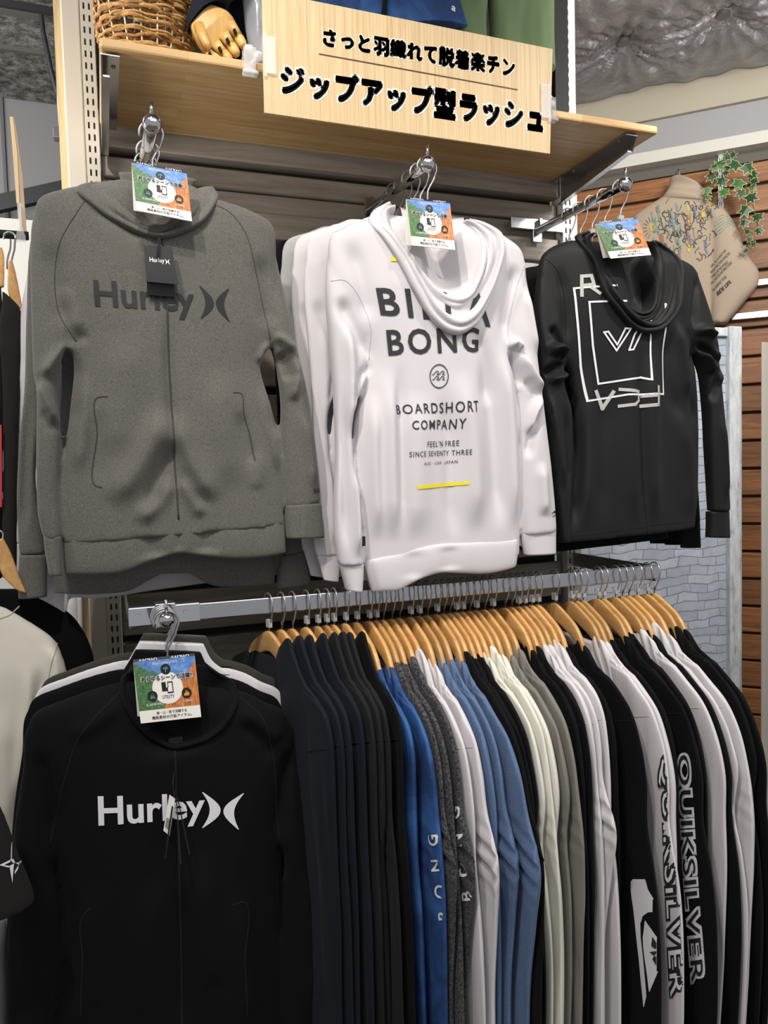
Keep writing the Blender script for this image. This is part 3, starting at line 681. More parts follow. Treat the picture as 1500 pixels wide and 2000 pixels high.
def clone(root, keep, shift, label, mat=None, name=None, group=None):
    c = root.copy(); C.objects.link(c); c.location = Vector(root.location)+Vector(shift); c['label'] = label
    if name: c.name = name
    if group: c['group'] = group
    for ch in root.children:
        if ch.name.split('.')[0] in keep:
            k = ch.copy(); C.objects.link(k); k.parent = c
    c.scale = (1, 0.42, 1)
    if mat: recolor(c, mat)
    return c
# ---- second grey hoodie and the white one behind it
Y2 = YG+0.085
r = place('zip_hoodie', 'second grey melange zip hoodie, hanging lower just behind the front one', 'hoodie', Y2, (310, 360))
t = ribbon([(235,365,372,375),(150,390,480,425),(90,420,522,460),(120,700,510,715),(112,900,525,900),(106,1085,534,1070),(108,1128,535,1110)], Y2, 60, 50, 0.026, 0.015, 0.5, [(0,0.4),(0.15,1),(1,1)])
sl = ribbon([(80,405,170,440),(60,470,120,560),(52,615,110,720),(48,760,88,800),(38,862,70,930),(34,1020,88,1050),(38,1083,92,1080)], Y2, 60, 30, 0.026, 0.015, 0.6, [(0,0.5),(0.3,1),(1,0.8)])
sr = ribbon([(440,450,520,470),(480,560,550,620),(535,700,575,740),(550,850,590,900),(555,1000,598,1010),(552,1085,598,1076)], Y2, 60, 30, 0.026, 0.015, 0.6, [(0,0.5),(0.3,1),(1,0.8)])
V, Fq = fuse([t, sl, sr]); V = strokes(V, Y2, [([(60,750),(52,900),(44,1060)],0.008,-0.006),([(580,900),(578,1060)],0.01,0.005)]); build('body', raw(V, Fq), F_['grey'], r, smooth=True); b2 = bvh(V, Fq)
build('hem_band', hband([(105,1088,106,1157),(180,1094,180,1158),(252,1088,252,1150),(300,1068,290,1130),(330,1058,330,1112),(368,1066,368,1118),(405,1080,405,1138),(480,1078,492,1142),(534,1070,535,1139)], Y2, 0.024, 0.02), F_['grey'], r, smooth=True)
cuff([(38,1083,93,1082),(36,1125,92,1124),(36,1168,92,1164)], Y2, F_['grey'], r, 0.02, 0.014)
cuff([(547,1086,598,1075),(542,1120,602,1108),(538,1150,606,1139)], Y2, F_['grey'], r, 0.02, 0.014)
Y3 = Y2+0.065
r = place('zip_hoodie', 'white zip hoodie behind the two grey hoodies, its white cuff showing at left', 'hoodie', Y3, (300, 370))
t = ribbon([(240,370,370,380),(150,400,470,440),(95,430,515,480),(110,700,505,720),(75,1000,520,1000),(60,1130,528,1095)], Y3, 50, 40, 0.024, 0.014, 0.5, [(0,0.4),(0.15,1),(1,1)])
sl = ribbon([(90,430,160,450),(58,520,110,560),(40,610,90,660),(31,660,80,700),(22,714,74,800),(16,885,66,900),(10,1020,60,1010),(14,1062,58,1062)], Y3, 60, 30, 0.024, 0.014, 0.6, [(0,0.5),(0.3,1),(1,0.8)])
V, Fq = fuse([t, sl]); V = strokes(V, Y3, [([(40,720),(34,900),(26,1040)],0.010,-0.006),([(60,700),(56,850)],0.008,0.005)]); build('body', raw(V, Fq), F_['white'], r, smooth=True)
build('hem_band', hband([(52,1108,47,1172),(90,1118,88,1186),(126,1122,128,1195),(135,1112,136,1168),(185,1110,187,1166),(300,1095,300,1150),(528,1072,530,1120)], Y3, 0.018, 0.014), F_['white'], r, smooth=True)
cuff([(14,1060,60,1061),(20,1095,52,1095),(26,1124,44,1129)], Y3, F_['white'], r, 0.018, 0.012)

# ---- white hoodie, back to the front, middle arm
YW = -0.392
W_T = [(728,420,950,440),(700,432,975,458),(646,458,1015,494),(640,500,1021,520),(648,560,1022,580),(690,640,1000,640),(714,705,991,690),(704,770,1003,755),(692,830,1006,842),(690,880,1008,924),(698,965,1010,1000),(706,1047,1010,1060),(712,1112,1010,1085)]
W_SL = [(650,456,730,470),(638,520,722,560),(637,590,720,650),(643,660,713,700),(648,719,710,735),(652,800,683,812),(654,883,684,883),(650,980,694,980),(651,1047,702,1047),(658,1102,706,1102)]
W_SR = [(950,470,1017,494),(975,530,1030,575),(980,620,1040,660),(984,686,1045,705),(1002,745,1052,772),(1007,820,1060,845),(1010,920,1068,915),(1012,1000,1077,1000),(1015,1045,1079,1037)]
r = place('hooded_rash_jacket', 'white hooded top hung back to front with black printed lettering and yellow bars, middle arm', 'hoodie', YW, (830, 400))
t = ribbon(W_T, YW, 110, 90, 0.040, 0.02, 0.55, [(0, 0.35), (0.1, 0.8), (0.25, 1), (1, 0.85)])
sl = ribbon(W_SL, YW, 80, 34, 0.036, 0.02, 0.6, [(0, 0.5), (0.3, 1.0), (1, 0.75)], lambda t, s: 0.004-0.010*smooth01(t*2-0.6)+0*s)
sr = ribbon(W_SR, YW, 80, 34, 0.034, 0.02, 0.6, [(0, 0.5), (0.3, 1.0), (1, 0.75)], lambda t, s: 0.004-0.010*smooth01(t*2-0.6)+0*s)
V, Fq = fuse([t, sl, sr])
WS = [([(836,330),(846,430),(862,520),(880,600)],0.036,-0.030),([(845,760),(862,860),(868,1000),(880,1060)],0.016,-0.0035),([(880,720),(905,850),(915,1040)],0.022,0.006),([(800,760),(800,900),(795,1060)],0.03,0.005),([(748,720),(752,860),(757,1060)],0.016,0.006),([(770,700),(772,880),(778,1060)],0.012,-0.004),([(722,760),(720,900),(730,1060)],0.012,0.006),
 ([(935,680),(950,830),(965,1040)],0.02,-0.006),([(965,660),(985,850),(992,1040)],0.016,0.007),([(905,640),(930,700),(940,800)],0.016,-0.004),
 ([(714,712),(695,760),(688,815)],0.008,0.007),([(712,712),(700,680),(680,640),(655,580)],0.014,-0.006),([(720,712),(700,735),(684,800)],0.007,-0.007),([(670,620),(676,740),(676,860)],0.010,0.006),([(660,740),(664,900),(668,1080)],0.008,-0.005),([(688,900),(690,1000),(690,1090)],0.008,0.006),
 ([(982,684),(992,674),(1004,690)],0.006,0.009),([(984,690),(998,720),(1008,760)],0.008,-0.008),([(982,680),(975,640),(985,560),(1000,520)],0.014,-0.006),([(1000,690),(1020,730),(1048,770)],0.010,0.009),([(1048,775),(1030,800),(1016,850)],0.008,0.007),([(1040,800),(1024,850),(1018,900)],0.008,-0.005),([(1010,740),(1030,770),(1040,782)],0.007,-0.006),
 ([(1040,900),(1048,1010)],0.012,0.005),([(1015,560),(1030,650),(1040,700)],0.012,0.005),([(672,470),(700,560),(712,640)],0.016,-0.004)]
WS = WS[:1]+[(p, w, a*1.45) for p, w, a in WS[1:]]; V = strokes(V, YW, WS); V = wrinkle(V, YW, 0.0013, 16, 5, 11, 1.0)
build('body', raw(V, Fq), F_['white'], r, smooth=True); bw = bvh(V, Fq)
hb = hband([(708,1094,724,1154),(738,1085,745,1152),(765,1079,768,1150),(790,1071,790,1138),(814,1065,808,1128),(850,1059,848,1115),(888,1057,888,1116),(930,1055,935,1117),(970,1053,972,1112),(1010,1050,1004,1104)], YW, 0.034, 0.012)
hb.v = [strokes(hb.arr(), YW, [([(795,1068),(795,1130)],0.02,-0.003),([(860,1060),(862,1112)],0.02,-0.003)])]
build('hem_band', hb, F_['white'], r, smooth=True)
cuff([(660,1100,707,1100),(668,1128,706,1128),(674,1151,704,1155)], YW, F_['white'], r, 0.022, 0.015, -0.004); cuff([(1014,1042,1080,1034),(1018,1064,1080,1058),(1022,1083,1080,1080)], YW, F_['white'], r, 0.022, 0.015, -0.004)
for s_ in ([(642,553),(660,552),(690,580),(714,640),(716,705)],[(1018,513),(1000,560),(986,620),(982,684)],[(724,432),(690,440),(650,458)],[(950,446),(985,462),(1014,494)]): seam(s_, YW, bw, F_['white_d'], r, 0.0008)
wo = [(760,395),(724,420),(716,440),(736,470),(764,515),(798,584),(830,634),(855,655),(874,660),(905,646),(934,600),(958,540),(973,490),(972,462),(948,440),(918,428)]
wm = [(776,404),(758,412),(762,440),(780,470),(800,510),(824,555),(846,585),(866,598),(884,600),(906,590),(926,565),(944,530),(952,495),(946,465),(930,445),(910,430)]
wi = [(786,408),(778,414),(786,440),(798,462),(812,488),(836,520),(858,545),(874,556),(890,562),(904,556),(912,540),(916,515),(916,490),(912,465),(908,445),(903,428)]
cloth_sheet('hood', hood_sheet(wo, wm, YW-0.004, bw, 0.026, 0.012, ridge=0.008, k=2.2, ph=1.2, endback=0.02), F_['white'], r)
cloth_sheet('hood', hood_sheet([((a[0]*0.35+c[0]*0.65), (a[1]*0.35+c[1]*0.65)) for a, c in zip(wo, wm)], wi, YW-0.022, None, 0.024, 0.05, ridge=0.010, k=2.0, ph=0.2, endback=0.03), F_['white'], r)
build('hood_lining', ribbon([(782,405,905,425),(790,440,914,460),(806,480,918,510),(835,520,914,545),(868,552,900,560)], YW+0.012, 30, 40, 0.004, 0.004, 0.8, None, lambda t, s: 0.02*np.sin(PI*s)*(1-t)), F_['white'], r, smooth=True)
PW = P_['black']
drape('lettering', text_mesh('BILLA', 0.02, 1.28), [(722,570),(940,580),(942,645),(732,622)], YW, bw, PW, r)
drape('lettering', text_mesh('BONG', 0.02, 1.25), [(742,650),(920,646),(922,693),(748,700)], YW, bw, PW, r)
drape('lettering', text_mesh('BOARDSHORT', 0.008, 1.25), [(760,794),(916,786),(916,808),(762,812)], YW, bw, PW, r)
drape('lettering', text_mesh('COMPANY', 0.008, 1.25), [(788,825),(890,820),(889,840),(788,842)], YW, bw, PW, r)
drape('lettering', text_mesh("FEEL'N FREE", 0.003, 1.2), [(817,864),(880,861),(880,872),(817,875)], YW, bw, PW, r)
drape('lettering', text_mesh('SINCE SEVENTY THREE', 0.003, 1.2), [(784,884),(900,879),(900,889),(784,894)], YW, bw, PW, r)
drape('lettering', text_mesh('AUS - USA - JAPAN', 0.002, 1.2), [(810,904),(878,899),(878,907),(810,911)], YW, bw, PW, r)
bar = poly_mesh([[(0, 0), (1, 0), (1, 1), (0, 1)]])
drape('yellow_bar', bar, [(797,948),(897,940),(898,946),(798,955)], YW, bw, P_['yellow'], r)
drape('yellow_bar', bar, [(750,513),(790,512),(790,519),(751,520)], YW, bw, P_['yellow'], r)
em = stroke_poly(arc((0.5, 0.5), 0.49, 0, 2*PI, 40), 0.045)
for yy in (0.62, 0.40):
    for xo in (0.2, 0.5):
        em += stroke_poly([(xo-0.06, yy-0.06), (xo+0.03, yy-0.03), (xo+0.11, yy+0.06), (xo+0.2, yy+0.1), (xo+0.27, yy+0.05), (xo+0.22, yy-0.02), (xo+0.18, yy-0.04), (xo+0.3, yy-0.05)], 0.035)
drape('round_emblem', poly_mesh(em), [(824,717),(859,717),(859,762),(824,762)], YW, bw, PW, r)
drape('lettering', text_mesh('UV50', 0.01), [(1064,1004),(1076,1003),(1076,1008),(1064,1009)], YW, bw, PW, r)
drape('round_emblem', poly_mesh([p for k in (0, 0.5) for p in stroke_poly([(0, 0.3), (0.25, 0.4), (0.4, 0.8), (0.6, 0.7), (0.5, 0.3), (1, 0.3)], 0.2)]), [(1063,996),(1077,995),(1077,1002),(1063,1003)], YW, bw, PW, r)
p0 = at(701, 1055, YW); yv = hit_y(bw, p0[0], p0[2], YW)
build('side_label', Mesh().box((p0[0]-0.0035, yv-0.007, p0[2]-0.009), (p0[0]+0.0035, yv-0.0015, p0[2]+0.009)), M['black'], r)
w2 = clone(r, ('body', 'hem_band', 'cuff'), (-0.024, 0.068, 0.012), 'plain white hooded top directly behind the lettered white one', name='hooded_rash_jacket')
w3 = clone(r, ('body', 'hem_band', 'cuff'), (-0.038, 0.114, 0.016), 'third white hooded top on the middle arm, in front of the light grey one', name='hooded_rash_jacket')
w4 = clone(r, ('body', 'hem_band', 'cuff'), (-0.052, 0.154, 0.022), 'light grey hooded top behind the three white ones on the middle arm', F_['lightgrey'], name='hooded_rash_jacket')
w5 = clone(r, ('body', 'hem_band', 'cuff'), (-0.064, 0.202, 0.026), 'black hooded top hanging last, nearest the boards, on the middle arm', F_['black'], name='hooded_rash_jacket')

# ---- black hooded top with square print, right arm
YR = -0.36
R_T = [(1120,470,1300,490),(1098,474,1320,505),(1058,500,1352,528),(1050,560,1362,570),(1070,630,1345,640),(1090,690,1338,655),(1106,740,1350,720),(1116,792,1357,830),(1112,860,1357,880),(1098,960,1355,980),(1088,1030,1353,1010),(1085,1060,1352,1030)]
R_SL = [(1060,500,1110,520),(1047,560,1100,600),(1044,642,1096,660),(1046,690,1095,700),(1047,735,1092,745),(1052,780,1106,800),(1060,860,1108,880),(1070,942,1104,960),(1078,1000,1100,1010),(1084,1055,1100,1058)]
R_SR = [(1310,515,1355,529),(1318,580,1374,590),(1328,640,1384,630),(1342,680,1393,682),(1362,720,1394,735),(1370,800,1398,790),(1372,867,1405,867),(1376,940,1411,950),(1379,998,1414,998)]
r = place('hooded_rash_jacket', 'black hooded top hung back to front with white square print, front of the right arm', 'hoodie', YR, (1215, 460))
t = ribbon(R_T, YR, 100, 84, 0.040, 0.02, 0.55, [(0, 0.35), (0.1, 0.8), (0.25, 1), (1, 0.85)])
sl = ribbon(R_SL, YR, 80, 34, 0.034, 0.02, 0.6, [(0, 0.5), (0.3, 1.0), (1, 0.75)], lambda t, s: -0.008*smooth01(t*2-0.4)+0*s)
sr = ribbon(R_SR, YR, 80, 34, 0.034, 0.02, 0.6, [(0, 0.5), (0.3, 1.0), (1, 0.75)], lambda t, s: -0.008*smooth01(t*2-0.4)+0*s)
V, Fq = fuse([t, sl, sr], 0.004)
RS = [([(1218,380),(1228,480),(1240,560),(1250,640)],0.034,-0.030),([(1230,660),(1231,780),(1238,940),(1244,1040)],0.013,-0.005),([(1250,680),(1252,850),(1260,1030)],0.02,0.008),([(1212,700),(1214,860),(1222,1030)],0.02,0.005),([(1300,620),(1315,700),(1328,790)],0.014,0.009),([(1280,640),(1290,760),(1310,830)],0.018,-0.006),([(1340,660),(1335,760),(1348,850)],0.010,-0.007),([(1310,800),(1330,900),(1335,1020)],0.02,0.006),
 ([(1115,790),(1118,900),(1108,1040)],0.010,-0.009),([(1130,700),(1135,860),(1128,1040)],0.016,0.006),([(1160,760),(1160,1020)],0.02,-0.003),
 ([(1094,700),(1075,685),(1050,690)],0.008,0.016),([(1092,712),(1072,718),(1048,735)],0.007,-0.014),([(1092,730),(1075,742),(1052,745)],0.007,0.014),([(1090,690),(1075,665),(1060,640)],0.008,-0.009),([(1060,690),(1080,700),(1092,705)],0.006,-0.008),([(1056,760),(1070,860),(1085,960)],0.008,0.007),([(1085,790),(1094,880),(1096,960)],0.008,-0.007),
 ([(1338,655),(1355,650),(1378,665)],0.008,0.013),([(1342,672),(1365,690),(1388,720)],0.007,-0.014),([(1350,690),(1362,710),(1372,735)],0.008,0.013),([(1376,680),(1384,720),(1385,760)],0.007,0.009),([(1390,700),(1380,745),(1372,790)],0.007,-0.009),([(1385,800),(1395,900),(1400,985)],0.008,0.006),
 ([(1337,650),(1338,600),(1350,540)],0.010,-0.005),([(1075,520),(1090,590),(1092,680)],0.012,-0.005)]
V = strokes(V, YR, RS); V = wrinkle(V, YR, 0.0016, 15, 7, 21, 1.0)
build('body', raw(V, Fq), F_['blackgloss'], r, smooth=True); br_ = bvh(V, Fq)
cuff([(1378,999,1414,998),(1378,1025,1415,1024),(1377,1049,1416,1049)], YR, F_['blackgloss'], r, 0.022, 0.015, -0.006)
ro = [(1150,452),(1120,468),(1128,490),(1142,520),(1150,552),(1160,582),(1180,612),(1206,640),(1236,656),(1262,654),(1284,636),(1302,608),(1312,565),(1316,525),(1308,498),(1292,480),(1280,470)]
rmid = [(1166,456),(1150,462),(1155,485),(1166,512),(1178,540),(1190,570),(1206,594),(1224,612),(1244,622),(1262,618),(1276,602),(1284,575),(1288,545),(1288,518),(1284,498),(1280,482),(1274,470)]
ri_ = [(1172,456),(1170,466),(1180,488),(1194,508),(1208,528),(1216,552),(1224,574),(1236,594),(1248,604),(1258,600),(1266,584),(1266,560),(1262,540),(1262,520),(1268,500),(1272,484),(1270,470)]
cloth_sheet('hood', hood_sheet(ro, rmid, YR-0.004, br_, 0.024, 0.012, ridge=0.012, k=1.6, ph=0.5, endback=0.02), F_['blackgloss'], r)
cloth_sheet('hood', hood_sheet([((a[0]*0.3+c[0]*0.7), (a[1]*0.3+c[1]*0.7)) for a, c in zip(ro, rmid)], ri_, YR-0.024, None, 0.022, 0.05, ridge=0.013, k=1.6, ph=2.0, endback=0.03), F_['blackgloss'], r)
build('hood_lining', ribbon([(1168,458,1272,472),(1186,500,1268,505),(1206,540,1264,545),(1228,590,1262,590),(1240,606,1254,606)], YR+0.012, 30, 40, 0.004, 0.004, 0.8, None, lambda t, s: 0.02*np.sin(PI*s)*(1-t)), F_['blackgloss'], r, smooth=True)
for s_ in ([(1056,506),(1080,540),(1092,600),(1094,690)],[(1356,530),(1340,570),(1334,610),(1338,650)],[(1086,1048),(1150,1040),(1243,1027)],[(1246,1024),(1300,1020),(1352,1016)]): seam(s_, YR, br_, F_['black_d'], r, 0.0009)
seam([(1231,770),(1236,900),(1244,1040)], YR, br_, F_['black_d'], r, 0.0016, 'zipper')
def lines(pts, w, nm='square_print', mat=None): # print lines given in pixels
    lo = np.array(pts).min(0)-10; hi = np.array(pts).max(0)+10
    un = [((p[0]-lo[0])/(hi[0]-lo[0]), (hi[1]-p[1])/(hi[1]-lo[1])) for p in pts]
    ps = []
    for a, c in zip(pts[:-1], pts[1:]):
        d = np.array(c, float)-np.array(a); d /= np.linalg.norm(d); n_ = np.array([-d[1], d[0]])*w/2; e = d*w*0.45
        ps.append([np.array(a)-e+n_, np.array(a)-e-n_, np.array(c)+e-n_, np.array(c)+e+n_])
    ps = [[((p[0]-lo[0])/(hi[0]-lo[0]), (hi[1]-p[1])/(hi[1]-lo[1])) for p in q][::-1] for q in ps]
    return drape(nm, poly_mesh(ps), [(lo[0], lo[1]), (hi[0], lo[1]), (hi[0], hi[1]), (lo[0], hi[1])], YR, br_, mat or P_['white'], r)
lines([(1180,565),(1103,570),(1112,660),(1118,720),(1128,786),(1200,774),(1272,773),(1278,640),(1279,600)], 3.6)
lines([(1200,595),(1130,597),(1138,680),(1150,753),(1230,741),(1245,746),(1248,650),(1250,620)], 3.6)
lines([(1158,655),(1182,690),(1209,648)], 3.2, 'letter_print'); lines([(1158,655),(1166,654),(1183,679),(1198,648),(1209,648)], 3.2, 'letter_print')
lines([(1206,689),(1216,660),(1222,650)], 3.2, 'letter_print'); lines([(1206,689),(1214,688),(1230,655)], 3.2, 'letter_print')
sv = P_['silver']
lines([(1117,584),(1118,547),(1136,546),(1140,563),(1121,565)], 6.5, 'letter_print', sv); lines([(1130,565),(1150,580)], 6.5, 'letter_print', sv)
lines([(1147,768),(1160,800),(1178,769)], 7, 'letter_print', sv); lines([(1189,796),(1215,793),(1226,785),(1226,768),(1190,764)], 6, 'letter_print', sv)
lines([(1231,796),(1257,794),(1258,760)], 6.5, 'letter_print', sv); lines([(1233,777),(1256,776)], 6, 'letter_print', sv)
for i, (dx, dy, dz, lb, mt) in enumerate([(-0.014, 0.068, -0.03, 'plain black hooded top right behind the square-print one', 'black'), (-0.022, 0.114, -0.026, 'second plain black hooded top behind the square-print one', 'black'), (-0.034, 0.154, -0.025, 'third plain black hooded top on the right arm, before the white one', 'black'), (-0.046, 0.202, 0.006, 'off-white hooded top at the back of the right arm', 'white')]):
    c_ = clone(r, ('body', 'cuff'), (dx, dy, dz), lb, F_[mt], name='hooded_rash_jacket')

# ---- black zip jacket on the clip-on faceout, lower left
YJ = -0.455
J_T = [(240,1330,455,1345),(200,1340,480,1352),(120,1368,520,1372),(67,1392,556,1390),(56,1420,568,1420),(64,1500,566,1500),(88,1590,548,1590),(100,1650,540,1640),(112,1720,543,1700),(122,1790,547,1800),(112,1900,548,1900),(104,2000,548,2000),(100,2120,548,2120),(100,2300,548,2300)]
J_SL = [(90,1382,160,1400),(53,1420,150,1480),(45,1500,120,1580),(30,1600,102,1650),(22,1700,112,1720),(18,1775,122,1792),(13,1900,112,1900),(16,2000,100,2000),(22,2100,92,2100),(30,2220,84,2220)]
J_SR = [(470,1390,556,1390),(500,1460,574,1470),(520,1560,590,1560),(538,1635,600,1625),(553,1665,607,1680),(549,1800,622,1790),(547,1910,630,1910),(548,2000,634,2000),(552,2100,630,2100),(562,2220,624,2220)]
r = place('zip_jacket', 'black stand-collar zip jacket with white printed word logo, front of the lower left display', 'jacket', YJ, (340, 1330))
t = ribbon(J_T, YJ, 130, 84, 0.04, 0.012, 0.55, [(0, 0.35), (0.08, 0.8), (0.2, 1), (1, 0.9)])
sl = ribbon(J_SL, YJ, 90, 34, 0.034, 0.012, 0.6, [(0, 0.5), (0.3, 1.0), (1, 0.8)], lambda t, s: -0.006*smooth01(t*2-0.4)+0*s)
sr = ribbon(J_SR, YJ, 90, 34, 0.034, 0.012, 0.6, [(0, 0.5), (0.3, 1.0), (1, 0.8)], lambda t, s: -0.006*smooth01(t*2-0.4)+0*s)
V0, F0 = fuse([t, sl, sr]); VB, FB = fuse([t, sl])
JS = [([(330,1220),(334,1330),(340,1400),(345,1470)],0.042,-0.026),([(344,1680),(348,1780),(352,1900),(350,2000)],0.012,-0.006),([(380,1640),(400,1780),(420,1920)],0.026,0.008),([(300,1680),(285,1820),(270,1980)],0.026,0.007),([(97,1640),(105,1560),(75,1450)],0.012,-0.008),([(100,1650),(118,1740),(118,1850)],0.010,-0.008),([(540,1635),(545,1560),(562,1450)],0.012,-0.008),([(540,1640),(548,1720),(547,1850)],0.010,-0.008),([(460,1700),(470,1850),(480,1990)],0.022,0.006),([(180,1700),(170,1850),(160,1990)],0.022,0.006),([(590,1660),(598,1800),(605,1950)],0.014,0.006),([(60,1560),(60,1750),(60,1950)],0.016,0.006),([(240,1350),(200,1390),(130,1430)],0.014,0.004),([(460,1370),(500,1400),(545,1440)],0.014,0.005),([(455,1400),(500,1430),(530,1480)],0.010,-0.004)]
V = strokes(V0.copy(), YJ, JS); V = wrinkle(V, YJ, 0.0016, 12, 6, 31, 0.8)
build('body', raw(V, F0), F_['black'], r, smooth=True); bj = bvh(V, F0)
for s_ in ([(236,1345),(200,1375),(160,1420),(130,1500),(112,1580),(98,1640)],[(462,1355),(500,1385),(524,1450),(534,1540),(540,1635)]): seam(s_, YJ, bj, F_['black_d'], r, 0.0009)
seam([(338,1445),(340,1520),(344,1640),(350,1800),(352,2000)], YJ, bj, F_['black_d'], r, 0.0016, 'zipper')
seam([(178,1750),(168,1760),(162,1850),(158,1960)], YJ, bj, F_['black_d'], r, 0.0012, 'pocket_opening'); seam([(448,1745),(462,1740),(470,1850),(476,1960)], YJ, bj, F_['black_d'], r, 0.0012, 'pocket_opening')
jo = [(262,1310),(240,1322),(236,1348),(252,1385),(280,1420),(312,1442),(338,1450),(372,1442),(412,1424),(446,1388),(462,1356),(456,1334),(430,1318)]
ji = [(276,1300),(262,1306),(256,1330),(262,1362),(276,1388),(306,1422),(338,1436),(368,1430),(400,1412),(420,1378),(418,1345),(408,1316),(398,1300)]
cloth_sheet('collar', hood_sheet(jo, ji, YJ-0.002, bj, 0.016, 0.030, ridge=0.002, k=1.0, ph=0.5, endback=0.02), F_['black'], r)
build('collar_back', ribbon([(274,1296,400,1298),(262,1330,416,1335),(272,1380,408,1385),(310,1425,372,1428)], YJ+0.022, 24, 30, 0.008, 0.0, 0.7), F_['black'], r, smooth=True)
zp = at(340, 1440, YJ); zy = hit_y(bj, zp[0], zp[2], YJ)
build('zip_pull', Mesh().box((zp[0]-0.012, zy-0.012, zp[2]-0.006), (zp[0]+0.012, zy-0.002, zp[2]+0.008)).box((zp[0]-0.003, zy-0.013, zp[2]-0.022), (zp[0]+0.003, zy-0.008, zp[2]-0.004)), M['black'], r, bevel=0.002)
drape('printed_logo', text_mesh('Hurley', 0.022), [(191,1538),(394,1530),(396,1592),(193,1612)], YJ, bj, P_['white'], r)
drape('printed_logo', arcs_logo(), [(389,1530),(470,1534),(460,1603),(389,1598)], YJ, bj, P_['white'], r)
# bunch of slim price tags seen edge-on
yt = YJ-0.052
for q, mt, w in (([(331,1552),(342,1560),(331,1632),(319,1622)], M['card_white'], 0), ([(340,1545),(343,1546),(323,1672),(320,1670)], tagm, 0.01), ([(344,1560),(346,1560),(352,1676),(349,1676)], tagm, 0.02), ([(346,1558),(348,1558),(370,1661),(367,1662)], tagm, 0.012)):
    tc, tf = flat_card('price_tag', q, yt, mt, r, tilt=(w*0.3, -w))
    if mt is M['card_white']:
        bars = [[(x, 0.12), (x+0.05, 0.12), (x+0.05, 0.4), (x, 0.4)] for x in np.arange(0.15, 0.85, 0.11)]
        on_card(poly_mesh(bars), tf, (0, 0, 1, 1), M['ink'], 'barcode', tc)
build('tag_cord', Mesh().tube([at(340,1500,yt+0.02), at(338,1530,yt-0.002), at(340,1556,yt-0.003)], 0.001, 6), M['black'], r, smooth=True)
for i, (dx, dy, dz, mt, lb) in enumerate([(-0.004, 0.038, 0.012, 'black', 'black stand-collar zip jacket tucked directly behind the logo one'), (0.004, 0.058, 0.022, 'white', 'white stand-collar zip jacket between the black ones, lower left display'), (0.012, 0.082, 0.030, 'olive', 'dark olive zip jacket at the back of the lower left display')]):
    c_ = clone(r, (), (dx, dy, dz), lb, name='zip_jacket'); c_.scale = (1, 1, 1)
    Vc, Fc = VB.copy(), FB; Vc[:, 1] = (Vc[:, 1]-YJ)*0.26+YJ
    c_['_org'] = r['_org']; build('body', raw(Vc, Fc), F_[mt], c_, smooth=True)
    build('collar', ribbon([(272,1292,402,1296),(256,1320,420,1330),(236,1350,462,1358)], YJ, 20, 40, 0.009, 0.009, 0.5), F_[mt], c_, smooth=True)
# ------------------------------------------------------------------ hangers on the faceout arms and the promotional cards
def hook_pts(c, ax, r=0.019, drop=0.055, tail=0.08):
    c = np.asarray(c, float); ax = np.asarray(ax, float); z = np.array([0, 0, 1.0]); P = []
    for a in np.linspace(math.radians(200), math.radians(-30), 18): P.append(c+ax*r*math.cos(a)+z*r*math.sin(a))
    for u, w in ((0.013, -0.022), (0.006, -0.034), (0.001, -0.044), (0.0, -drop), (0.0, -tail)): P.append(c+ax*u*r/0.019+z*w)
    return P
def arm_point(A, y, y0=-0.012, y1=-0.375):
    f = (y-y0)/(y1-y0); return np.array([A[0][0]+(A[1][0]-A[0][0])*f, y, A[0][1]+(A[1][1]-A[0][1])*f])
def faceout_hanger(A, y, label, zn, half, yaw=0.0, clip=True, drop_c=0.0):
    p = arm_point(A, y) if A else np.array([0.0918, y, 1.308+(-y-0.36)*0.06])
    r = thing('clothes_hanger', label, 'hanger', p, 'hangers on the straight display arms')
    c = p+np.array([0, 0, -0.006 if A else -0.011]); ax = np.array([math.cos(yaw), math.sin(yaw), 0])
    L = c[2]-zn
    build('hook', Mesh().tube(hook_pts(c, ax, 0.0205, 0.055, L), 0.0018, 8), M['wire'], r, smooth=True)
    if clip: build('size_clip', Mesh().box((c[0]-0.007, y-0.0045, c[2]-0.072), (c[0]+0.007, y+0.0045, c[2]-0.055)), M['clip_clear'], r, bevel=0.002)
    q = np.array([c[0], y, zn])
    build('shoulder_bar', Mesh().tube([q-ax*half+np.array([0, 0, -0.075]), q-ax*half*0.55+np.array([0, 0, -0.034]), q+np.array([0, 0, -0.004]), q+ax*half*0.55+np.array([0, 0, -0.034]), q+ax*half+np.array([0, 0, -0.075])], 0.004, 8), M['beech'], r, smooth=True)
    return r
for i, (y, lb) in enumerate([(YG-0.003, 'front grey hoodie'), (Y2, 'second grey hoodie'), (Y3, 'white hoodie behind the grey ones')]):
    faceout_hanger(AL, y, 'wire-hook hanger carrying the '+lb, 2.065-0.008*i, 0.12, clip=i == 0)
for i, lb in enumerate(['lettered white hooded top', 'white top directly behind the lettered one', 'third white hooded top', 'light grey hooded top', 'black top nearest the boards on the middle arm']):
    y = YW+(0 if i == 0 else 0.01+0.048*i); y = min(y, -0.36) if i == 0 else y
    faceout_hanger(AM_, max(y, -0.374), 'wire-hook hanger carrying the '+lb, 1.90, 0.09, clip=False)
for i, lb in enumerate(['black top with the square print', 'plain black top right behind the square print', 'second plain black top on the right arm', 'third plain black top on the right arm', 'off-white top at the back of the right arm']):
    y = YR+(0 if i == 0 else 0.01+0.048*i)
    faceout_hanger(AR, y, 'wire-hook hanger carrying the '+lb, 1.90, 0.09, clip=True)
